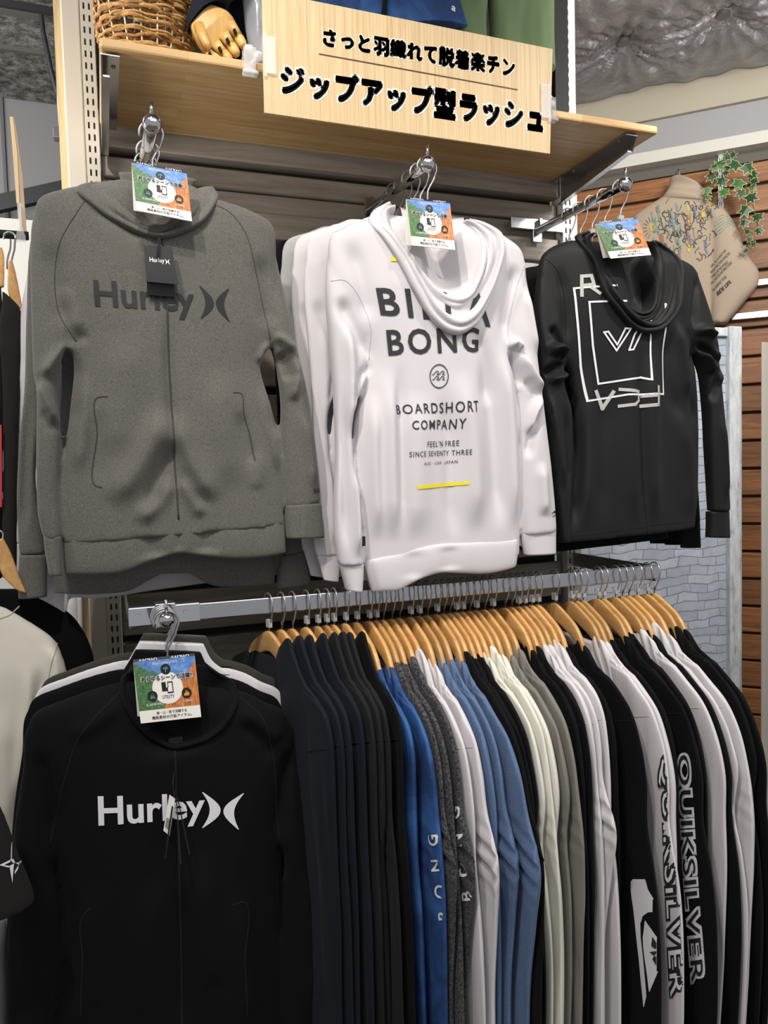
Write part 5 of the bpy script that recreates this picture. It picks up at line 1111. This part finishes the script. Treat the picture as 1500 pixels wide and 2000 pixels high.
for k in range(18):
    a = 2*PI*k/18; build('stake', Mesh().tube([(bx+(brad(zz)-0.001)*math.cos(a), -0.20+(brad(zz)-0.001)*math.sin(a), 2.3165+zz) for zz in np.linspace(0, 0.235, 14)], 0.0017, 6), wm_, bsk, smooth=True)
build('base', Mesh().tube([(bx, -0.20, 2.3157), (bx, -0.20, 2.3215)], 0.066, 32), tm[2], bsk)

hw = wood('pale_jointed_wood', (206, 158, 84), (232, 190, 118), 2, 1.2, 0.4, obj_rand=False); YH = -0.285
hd = thing('wooden_hand', 'jointed pale wooden mannequin hand resting on the shelf beside the basket', 'mannequin hand', at(430, 80, YH))
build('palm', ribbon([(372,52,412,12),(376,66,428,18),(384,84,446,28),(394,100,457,44),(402,108,455,60)], YH, 40, 30, 0.020, 0.016, 0.6, [(0,0.8),(0.5,1),(1,0.7)]), hw, hd, smooth=True)
for q, rd, dy in (([(449,46),(459,62),(466,74)], 0.0098, 0), ([(438,68),(445,80),(452,90)], 0.0100, -0.006), ([(422,86),(430,97),(437,104)], 0.0095, -0.010), ([(405,103),(411,108),(416,111)], 0.0090, -0.012)):
    fg = build('finger', Mesh().tube([at(*p, YH-0.010+dy) for p in q], [rd*1.06, rd, rd*0.97], 14), hw, hd, smooth=True)
    e = np.array(q[-1])-np.array(q[0]); e = e/np.linalg.norm(e); p0 = np.array(q[-1])+e*1.5
    T = [at(*(p0+e*k), YH-0.011+dy-0.0004*k) for k in (0, 9, 16, 19, 20.5)]
    build('fingertip', Mesh().tube(T, [rd*0.98, rd*0.95, rd*0.85, rd*0.6, rd*0.15], 14), hw, fg, smooth=True)
    c = at(*q[1], YH-0.012+dy-rd); build('joint_slot', Mesh().obox(c, (0.0018, 0, 0.0012), (0, 0.003, 0), (-0.002, 0, 0.004)), M['void'], fg)
th_ = Mesh().tube([at(388, 50, YH-0.014), at(396, 72, YH-0.026), at(404, 88, YH-0.034), at(408, 96, YH-0.036)], [0.010, 0.0095, 0.008, 0.003], 12); build('thumb', th_, hw, hd, smooth=True)
ny = F_navy = RK['navy']
ns = thing('navy_shirt', 'navy long-sleeved shirt on the mannequin arm behind the wooden hand', 'shirt', at(440, 60, -0.2))
build('sleeve', ribbon([(430,-150,560,-120),(400,-60,500,-40),(378,0,452,0),(364,40,436,16),(368,60,412,10)], YH+0.012, 50, 30, 0.036, 0.03, 0.6), RK['navy'], ns, smooth=True)
vv = ribbon([(420,-160,620,-140),(430,-20,600,0),(438,60,560,80),(444,112,520,122)], -0.17, 50, 40, 0.03, 0.02, 0.5); vv.v = [wrinkle(vv.arr(), -0.17, 0.006, 22, 8, 3)]
build('body', vv, RK['navy'], ns, smooth=True)
pb = thing('clear_bag', 'crumpled clear plastic bag standing between the navy shirt and the sign', 'bag', at(492, 112, -0.24))
vv = ribbon([(468,-120,520,-120),(474,0,524,0),(480,60,524,60),(490,118,524,124)], -0.25, 50, 30, 0.02, 0.006, 0.6); vv.v = [wrinkle(vv.arr(), -0.25, 0.008, 40, 14, 8)]
build('bag_film', vv, plain('thin_film', '#c8ccd4', 0.12, 0.0, Alpha=0.4), pb, smooth=True)
def shorts(name, label, mat, legs, Y, seed, print_=None):
    r = thing(name, label, 'shorts', at(legs[0][-1][0], legs[0][-1][1], Y)); o = None
    for i, L in enumerate(legs):
        m = ribbon(L, Y, 60, 40, 0.032, 0.02, 0.55); m.v = [wrinkle(m.arr(), Y, 0.007, 26, 5, seed+i)]; o = build('leg', m, mat, r, smooth=True); bb = bvh(m.arr(), m.f)
    build('waistband', ribbon([(legs[0][0][0], legs[0][0][1]-60, legs[-1][0][2], legs[-1][0][1]-60), (legs[0][0][0], legs[0][0][1]+6, legs[-1][0][2], legs[-1][0][1]+6)], Y, 12, 50, 0.034, 0.02, 0.5), mat, r, smooth=True)
    return r, bb
sbl, bb = shorts('blue_shorts', 'mottled blue board shorts with white letters hanging behind the sign', RK['blue'], [[(606,-90,748,-70),(600,0,744,0),(612,70,738,80)], [(746,-70,880,-60),(754,0,896,6),(756,60,912,58)]], -0.20, 3)
for tx, q in (('7', [(873,1),(886,3),(882,12),(870,9)]), ('a', [(870,27),(880,29),(877,39),(868,37)])):
    drape('lettering', text_mesh(tx, 0.03), q, -0.20, bb, P_['white'], sbl)
shorts('green_shorts', 'sage green shorts hanging behind the right part of the sign', fabric('sage_cotton', '#5f7250', '#6b7f5b', 0.85, 0.05), [[(880,-70,962,-60),(884,30,944,40),(905,110,948,120)], [(950,-60,1078,-50),(958,50,1078,60),(962,120,1080,140)]], -0.19, 13)

# ------------------------------------------------------------------ left neighbour fixture
YL = -0.18
rd_ = Mesh().tube([at(-120, 448, YL), at(56, 461, YL)], 0.008, 12); rr_ = build('clothes_rod', rd_, M['black'], origin=at(0, 456, YL), smooth=True); tag(rr_, 'black clothes rod carrying hangers at the upper left edge', 'rod')
sgn = thing('wooden_sign', 'narrow pale wooden board standing edge-on above the left clothes rod', 'sign', at(40, 466, YL))
def poly_slab(pts, Y, d): return Mesh().prism([xz(p, Y) for p in pts], lambda a, c, t: (a, t, c), Y, Y+d)
pw = wood('pale_raw_pine', (206, 178, 132), (226, 200, 156), 2, 2, 0.6)
build('board_edge', poly_slab([(19,228),(25,228),(34,300),(38,396),(32,396),(25,300)], YL, 0.004), pw, sgn, recalc=True)
build('board_face', poly_slab([(25,228),(27,229),(32,255),(44,345),(53,468),(38,468),(38,396),(34,300)], YL+0.002, 0.006), plain('pale_board_face', '#b6a188', 0.7), sgn, recalc=True)
build('clip', poly_slab([(33,396),(40,396),(42,440),(50,462),(50,470),(31,470),(31,462),(36,440)], YL-0.012, 0.010), M['clear'], sgn, recalc=True)
bt = fabric('washed_black_cotton', '#1a1818', '#242121', 0.9, 0.03)
def side_hanger(px_, py, label, body, Y):
    c = at(px_, py, Y); r = thing('wooden_hanger', label, 'hanger', c)
    build('hook', Mesh().tube(hook_pts(c, (1, 0, 0), 0.010, 0.05, 0.06), 0.0018, 8), M['chrome'], r, smooth=True)
    build('bar', ribbon(body, Y, 30, 20, 0.006, 0.006, 0.4), M['beech'], r, smooth=True)
side_hanger(11, 462, 'wooden hanger nearest the left edge on the black rod', [(-6,488,4,484),(-12,520,8,500),(-30,570,8,560)], YL)
side_hanger(19, 464, 'wooden hanger second from the left edge on the black rod', [(17,512,24,508),(15,545,30,530),(17,575,40,580),(24,592,44,606)], YL-0.02)
def tee(label, mat, parts, Y, pxy, name='tee_shirt', cat='t-shirt', folds=(), fr=0.03, wr=0.003, grp=None, fz=True):
    r = thing(name, label, cat, at(pxy[0], pxy[1], Y), grp); b = None
    ms = [ribbon(q, Y, 70, 50, fr*(1 if i == 0 else 0.8), 0.014, 0.55, [(0,0.5),(0.2,1),(1,1)]) for i, q in enumerate(parts)]
    V, Fq = fuse(ms, 0.005); V = strokes(V, Y, list(folds)); V = wrinkle(V, Y, wr, 14, 6, int(pxy[0])+2, 0.6)
    build('body', raw(V, Fq), mat, r, smooth=True); return r, bvh(V, Fq)
tee('black t-shirt hanging at far left below the black rod, nearest the edge', bt, [[(-60,540,2,545),(-80,640,10,660),(-80,900,6,920),(-80,1120,6,1130)]], YL, (0, 560), fr=0.02)
tee('black t-shirt on the second hanger from the left edge below the rod', bt, [[(4,565,40,600),(2,620,46,640),(6,800,38,820),(4,1130,34,1130)], [(6,580,44,610),(0,620,30,650),(-4,690,10,700)]], YL-0.025, (20, 560), fr=0.018)
cr = build('price_card', poly_slab([(-20,826),(3,830),(4,990),(-20,992)], YL-0.05, 0.001), plain('red_card', '#c03040', 0.5), recalc=True, origin=at(0, 830, YL-0.05)); tag(cr, 'red price card at the far left edge among the black t-shirts', 'card')
r2_ = build('clothes_rod', Mesh().tube([at(-120, 975, YL+0.05), at(14, 984, YL+0.05)], 0.008, 12).tube([at(4, 984, YL+0.05), at(6, 1100, YL+0.05)], 0.006, 10), M['black'], origin=at(0, 984, YL+0.05), smooth=True); tag(r2_, 'lower black clothes rod with a post at the left edge', 'rod')
side_hanger(-6, 1046, 'wooden hanger above the black t-shirt at lower left', [(-10,1058,6,1050),(-4,1090,20,1076),(8,1128,40,1130),(30,1150,52,1158)], YL-0.10)
tee('plain black t-shirt hanging behind the white one at lower left', F_['black'], [[(-40,1150,40,1150),(-60,1170,80,1165),(-70,1200,134,1195),(-70,1250,168,1240),(-70,1320,185,1300),(-70,1420,150,1420),(-70,1800,140,1800)]], -0.20, (30, 1150))
rt_, bt_w = tee('white t-shirt at lower left beside the black zip jacket', fabric('white_cotton', '#cfcabf', None, 0.85, 0.02), [[(-70,1170,10,1186),(-90,1200,60,1215),(-100,1250,112,1256),(-100,1290,124,1300),(-100,1340,105,1345),(-100,1400,88,1400),(-100,1500,72,1480),(-100,1620,48,1580),(-100,1900,40,1900)], [(60,1225,108,1250),(70,1280,128,1300),(78,1330,133,1345),(86,1372,124,1376)]], -0.27, (10, 1190),
    folds=[([(52,1280),(62,1350),(52,1430),(34,1560)],0.010,0.006),([(78,1290),(74,1380),(64,1500)],0.008,-0.006),([(98,1250),(112,1300),(96,1372)],0.008,0.004),([(0,1360),(16,1460),(18,1620)],0.016,0.004),([(84,1330),(104,1352),(120,1366)],0.006,0.004)])
for s_ in ([(112,1256),(100,1300),(90,1372)],[(0,1206),(22,1198),(38,1184)]): seam(s_, -0.27, bt_w, plain('cotton_seam', '#a9a498', 0.9), rt_, 0.0012)
r, bb = tee('black t-shirt with white four-point star print at the left edge', bt, [[(-120,1500,-30,1510),(-130,1560,-6,1570),(-140,1700,-10,1700),(-140,1786,-4,1786)], [(-60,1530,-12,1550),(-40,1600,8,1592),(-30,1680,38,1672),(-30,1750,66,1742),(-20,1800,68,1760)]], -0.56, (0, 1600), fr=0.025)
star = [[(0.52,1.0),(0.56,1.0),(0.56,0.62),(0.52,0.62)],[(0.0,0.50),(0.50,0.62),(0.50,0.56),(0.22,0.50)],[(0.0,0.50),(0.22,0.50),(0.46,0.46),(0.44,0.42)],[(0.50,0.62),(0.62,0.62),(0.72,0.50),(0.62,0.52)],[(0.46,0.46),(0.66,0.50),(0.60,0.0)],[(0.72,0.50),(0.98,0.44),(0.70,0.22),(0.70,0.30),(0.86,0.42)]]
drape('star_print', poly_mesh(star), [(2,1640),(44,1640),(44,1710),(2,1712)], -0.56, bb, P_['white'], r)
tee('light grey cloth hanging at the bottom left corner', fabric('pale_grey_cotton', '#8e9094', None, 0.85), [[(-80,1780,14,1792),(-80,1900,16,1900),(-80,2060,14,2060)]], -0.40, (0, 1800), 'grey_top', 'top')
tee('pink garment glimpsed beyond the left upright at mid height', fabric('pink_cotton', '#c0606e', None, 0.85), [[(168,1152,186,1154),(165,1220,184,1225),(164,1238,182,1246)]], 0.779, (172, 1200), 'pink_top', 'top', fr=0.02)
tee('white garment glimpsed beyond the left upright beside the pink one', F_['white'], [[(120,1150,150,1152),(118,1240,154,1245),(118,1300,152,1300)]], 0.779, (135, 1200), 'white_top', 'top', fr=0.02)
tee('grey garment glimpsed between the white and pink ones beyond the upright', F_['lightgrey'], [[(148,1132,168,1134),(152,1240,166,1245),(152,1300,166,1300)]], 0.788, (160, 1200), 'grey_top', 'top', fr=0.045)
YC = 1.0
cb2 = build('hanging_cable', Mesh().tube([at(70,-60,YC), at(77,0,YC), at(84,60,YC), at(98,130,YC), at(112,184,YC), at(124,214,YC), at(150,240,YC)], 0.008, 10), plain('black_cable', '#2a2a2c', 0.5), smooth=True, origin=at(98,130,YC)); tag(cb2, 'thick black cable sagging from the insulated ceiling at upper left', 'cable')
rod = thing('hanger_rod', 'thin steel rod with bracket block hanging from the ceiling at upper left', 'rod', at(116, 260, YC))
build('rod', Mesh().tube([at(107,-60,YC-0.03), at(109,60,YC-0.03), at(113,184,YC-0.03), at(117,258,YC-0.03)], 0.005, 8), M['steel'], rod, smooth=True)
c = at(118, 264, YC-0.03); build('block', Mesh().box((c[0]-0.022, c[1]-0.02, c[2]-0.016), (c[0]+0.022, c[1]+0.02, c[2]+0.016)), plain('grey_block', '#6a6c6e', 0.5, 0.4), rod, bevel=0.003)

r3 = build('clothes_rod', Mesh().tube([at(60, 1158, 0.78), at(192, 1166, 0.78)], 0.010, 12), M['black'], origin=at(120, 1162, 0.78), smooth=True); tag(r3, 'far black clothes rod glimpsed beyond the left upright', 'rod')
# ------------------------------------------------------------------ diagonal wall: beige top, ivy, bars
def du(p, out): q = at_plane(p[0], p[1], DP+DN*out, DN); return (float(np.dot(q-DP, DU)), float(q[2]))
def dworld(V, out): return DP[None]+V[:, :1]*DU[None]+(out-V[:, 1:2])*DN[None]+np.stack([0*V[:, 2], 0*V[:, 2], V[:, 2]], 1)
OUT = 0.06; bgm = fabric('beige_cotton', '#a3927f', '#ac9b88', 0.85, 0.05)
bh = thing('beige_hoodie', 'beige mock-neck top with colourful doodle print hanging on the wooden slat wall', 'top', at_plane(1340, 380, DP+DN*OUT, DN))
def dr(pairs, **k): return ribbon([du(q[:2], OUT)+du(q[2:], OUT) for q in pairs], None, **k)
tb = dr([(1310,378,1378,392),(1270,402,1398,402),(1236,428,1424,420),(1226,470,1420,460),(1222,540,1402,520),(1222,600,1390,600),(1222,700,1390,700)], nt=60, ns=50, front=0.05, back=0.02, p=0.5)
sl_ = dr([(1372,412,1412,408),(1388,450,1436,440),(1390,500,1460,500),(1390,545,1482,532),(1389,580,1482,552),(1389,610,1448,598),(1389,634,1418,634)], nt=60, ns=36, front=0.06, back=0.02, p=0.5)
V, Fq = fuse([tb, sl_], 0.008, 4); b0 = bvh(V, Fq); build('body', raw(dworld(V, OUT), Fq), bgm, bh, smooth=True)
nk = dr([(1322,350,1334,352),(1310,352,1370,366),(1304,375,1382,390),(1292,392,1384,398)], nt=40, ns=40, front=0.055, back=0.03, p=0.5); v = nk.arr(); v[:, 1] += 0.008*np.sin(v[:, 2]*90+v[:, 0]*30); nk.v = [dworld(v, OUT)]; build('mock_neck', nk, bgm, bh, smooth=True)
build('hook', Mesh().tube([at_plane(p[0], p[1], DP+DN*0.03, DN) for p in [(1324,331),(1328,335),(1327,345),(1328,356)]], 0.004, 8), M['chrome'], bh, smooth=True)
def ddrape(name, VF, quad, mat, cell=0.03, off=0.002):
    q = [np.array(du(p, OUT)) for p in quad]; tl, tr, br, bl = q; w = np.linalg.norm(tr-tl); h = np.linalg.norm(tl-bl)
    V2, F2 = split_mesh(VF[0], VF[1], (cell/w, cell/h)); u, vv = V2[:, :1], V2[:, 1:2]; P = (bl*(1-u)+br*u)*(1-vv)+(tl*(1-u)+tr*u)*vv; L = []; ok = []
    for p in P:
        hh = b0.ray_cast(Vector((p[0], -1, p[1])), Vector((0, 1, 0))); L.append((p[0], (hh[0][1] if hh[0] is not None else 9)-off, p[1])); ok.append(hh[0] is not None)
    F2 = [f for f in F2 if all(ok[k] for k in f)]
    us = sorted({k for f in F2 for k in f}); mp_2 = {k: i for i, k in enumerate(us)}
    if F2: build(name, Mesh().add(dworld(np.array(L)[us], OUT), [tuple(mp_2[k] for k in f) for f in F2]), mat, bh)
rd2 = random.Random(11)
cols = {'teal': plain('doodle_teal', '#6b9182', 0.6), 'yellow': plain('doodle_yellow', '#bfa93c', 0.6), 'blue': plain('doodle_blue', '#5d6a86', 0.6), 'rust': plain('doodle_rust', '#94664a', 0.6), 'ink': plain('doodle_ink', '#2a2724', 0.6)}
RGN = [(1268,400),(1396,400),(1392,520),(1268,520)]
def inr(u, v): return True
for cn, n, blob in (('teal', 26, 0), ('blue', 12, 0), ('rust', 14, 0), ('yellow', 5, 1), ('ink', 95, 0)):
    ps = []
    for _ in range(n):
        u, v = rd2.uniform(0.05, 0.95), rd2.uniform(0.05, 0.97)
        if cn == 'teal': u = rd2.uniform(0.05, 0.5)
        if cn == 'ink' : u = rd2.uniform(0.15, 1.0)
        if blob:
            rx, ry = rd2.uniform(0.015, 0.035), rd2.uniform(0.03, 0.07); ps.append([(u+rx*math.cos(a), v+ry*math.sin(a)) for a in np.linspace(0, 2*PI, 9)[:-1]])
        elif cn == 'ink':
            p = (u, v); a = rd2.uniform(0, 6); L = [p]
            for _k in range(rd2.randint(3, 6)): a += rd2.uniform(-1.6, 1.6); p = (p[0]+0.028*math.cos(a), p[1]+0.034*math.sin(a)); L.append(p)
            ps += stroke_poly(L, rd2.uniform(0.006, 0.013))
        else:
            a = rd2.uniform(0.9, 1.5); l = rd2.uniform(0.05, 0.16); ps += stroke_poly([(u, v), (u+l*0.35*math.cos(a), v-l), (u+l*0.3, v-l*1.4)], rd2.uniform(0.010, 0.03))
    ddrape('doodle_print', poly_mesh(ps), RGN, cols[cn])
ddrape('doodle_print', disc(), [(1271,443),(1281,443),(1281,459),(1271,459)], cols['yellow'])
ps = []
for k in range(9): a = 1.2+k*0.38; ps += stroke_poly([(0.5+0.3*math.cos(a), 0.5+0.3*math.sin(a)), (0.5+0.5*math.cos(a), 0.5+0.5*math.sin(a))], 0.02)
ddrape('doodle_print', poly_mesh(ps), [(1258,430),(1294,430),(1294,474),(1258,474)], cols['ink'])
ps = []
for k in range(6): ps += stroke_poly([(0.0+0.03*k, 0.1+0.14*k), (0.35, 0.25+0.13*k), (0.7, 0.5+0.1*k), (1.0, 0.62+0.07*k)], 0.03)
ddrape('doodle_print', poly_mesh(ps), [(1394,425),(1432,425),(1432,475),(1394,475)], cols['teal'])
ddrape('lettering', text_mesh('RIDE LIFE', 0.03), [(1399.7,575.6),(1425,553),(1429,558.5),(1402,584)], cols['ink'])
for k, (tx, q) in enumerate([("LIFE, AS A MATTER", (1391,528,1420,498)), ('FROM THE TOP ATHLETES', (1391,539,1427,503)), ('SYMBOL IN THE WORLD', (1391,549,1423,520)), ('AND WHO DO NOT MIND TODAY', (1391,560,1431,521)), ('WE SUPPORT YOUR', (1394,574,1420,548))]):
    x0, y0, x1, y1 = q; d = np.array([x1-x0, y1-y0], float); n_ = np.array([-d[1], d[0]])/np.linalg.norm(d)*-5.2
    ddrape('lettering', text_mesh(tx, 0.0), [(x0+n_[0]*-1*-1, y0+n_[1]), (x1+n_[0], y1+n_[1]), (x1, y1), (x0, y0)], cols['ink'])
# slotted standard
s0 = du((1402.5, 360), 0.006); s1 = du((1413, 360), 0.006); zt_, zb_ = du((1407, 300), 0.006)[1], du((1407, 412), 0.006)[1]
sd = thing('slotted_standard', 'white slotted wall standard on the wooden slats under the ivy', 'wall standard', dw(s0[0], zb_, 0.004))
m_ = Mesh(); w = s1[0]-s0[0]
for a, c in ((0, 0.24), (0.4, 0.6), (0.76, 1)): dbox(m_, s0[0]+w*a, s0[0]+w*c, zb_, zt_, 0.002, 0.008)
z = zb_
while z < zt_: dbox(m_, s0[0], s1[0], z, z+0.012, 0.002, 0.008); z += 0.034
build('strip', m_, M['white_metal'], sd)
for nm_, pa, pb_, hh, lb in (('wall_bar', (1466, 554), (1520, 546), 0.026, 'upper chrome bar on the slat wall right of the beige top'), ('wall_bar', (1428, 621), (1520, 608), 0.028, 'lower chrome bar on the slat wall below the beige top')):
    a, c = du(pa, 0.03), du(pb_, 0.03); o = build(nm_, dbox(Mesh(), a[0], c[0], (a[1]+c[1])/2-hh/2, (a[1]+c[1])/2+hh/2, 0.0005, 0.03), M['chrome_worn'], origin=dw(a[0], a[1], 0.015), bevel=0.003); tag(o, lb, 'bar')
# ivy
iv = thing('ivy_vine', 'trailing artificial ivy with cream-edged green leaves on the slat wall', 'plant', at_plane(1420, 310, DP+DN*0.05, DN))
lg = [plain('ivy_green_%d' % k, c, 0.45) for k, c in enumerate(['#1d3d22', '#27492a', '#3c6a30'])]; lc = plain('ivy_cream_edge', '#b9bd88', 0.5)
def cp(p): return (1240+p[0]/5.26, 280+p[1]/5.26)
for path in ([(930,130),(850,280),(820,380),(760,470),(748,560)],[(880,180),(900,360),(915,470)],[(960,140),(1100,230),(1190,330),(1130,470),(1180,560),(1150,700),(1160,860),(1190,980),(1140,1080)],[(1190,330),(1215,420),(1200,560),(1240,740),(1265,860)]):
    K = np.array([at_plane(*cp(p), DP+DN*(0.125+0.015*math.sin(i*2)), DN) for i, p in enumerate(path)]); build('stem', Mesh().tube(spline(K, np.linspace(0, 1, 24)), 0.0022, 6), plain('ivy_stem', '#5c6a38', 0.6), iv, smooth=True)
shp = [(0, 1.0), (0.16, 0.45), (0.62, 0.62), (0.42, 0.12), (0.72, -0.28), (0.25, -0.28), (0.0, -0.42), (-0.25, -0.28), (-0.72, -0.28), (-0.42, 0.12), (-0.62, 0.62), (-0.16, 0.45)]
rl = random.Random(3)
for (lx, ly, sz, an) in [(870,215,62,200),(790,330,55,240),(895,385,62,190),(915,495,56,180),(750,475,44,200),(755,550,34,180),(1030,215,66,210),(1150,245,68,150),(1205,320,50,150),(1070,405,68,200),(1222,385,44,160),(1100,500,54,230),(1190,550,66,150),(1140,680,66,200),(1262,750,56,160),(1130,810,50,210),(1160,905,36,190),(1272,888,46,140),(1178,980,34,180),(1218,1032,32,150),(1135,1090,36,220),(950,130,44,250),(1000,115,40,120),(825,245,44,260),(1205,455,40,170),(960,250,40,200),(930,300,36,160)]:
    c = at_plane(*cp((lx, ly)), DP+DN*(0.135+rl.uniform(0, 0.03)), DN); s = sz/5.26*3.0/1492*1.5
    a = math.radians(an+rl.uniform(-15, 15)); ux = DU*math.cos(a)+np.array([0, 0, 1])*-math.sin(a); uy = DU*math.sin(a)+np.array([0, 0, 1])*math.cos(a)
    tl1, tl2 = rl.uniform(-0.35, 0.35), rl.uniform(-0.1, 0.5)
    def lp(p, k): return c+ux*p[0]*s*k+uy*p[1]*s*k+DN*(tl1*p[0]*s*k+tl2*p[1]*s*k-0.25*abs(p[0])*s*k)
    vs = [lp((0, 0), 1)]+[lp(p, 0.89) for p in shp]+[lp(p, 1.0) for p in shp]; n = 12
    fs = [(0, 1+j, 1+(j+1) % n) for j in range(n)]+[(1+j, 1+n+j, 1+n+(j+1) % n, 1+(j+1) % n) for j in range(n)]
    o = build('leaf', Mesh().add(vs, fs), lg[rl.choice([0, 0, 1, 1, 2])], iv); o.data.materials.append(lc)
    for q in o.data.polygons: q.material_index = 0 if q.index < n else 1
    so_ = o.modifiers.new('thick', 'SOLIDIFY'); so_.thickness = 0.0012
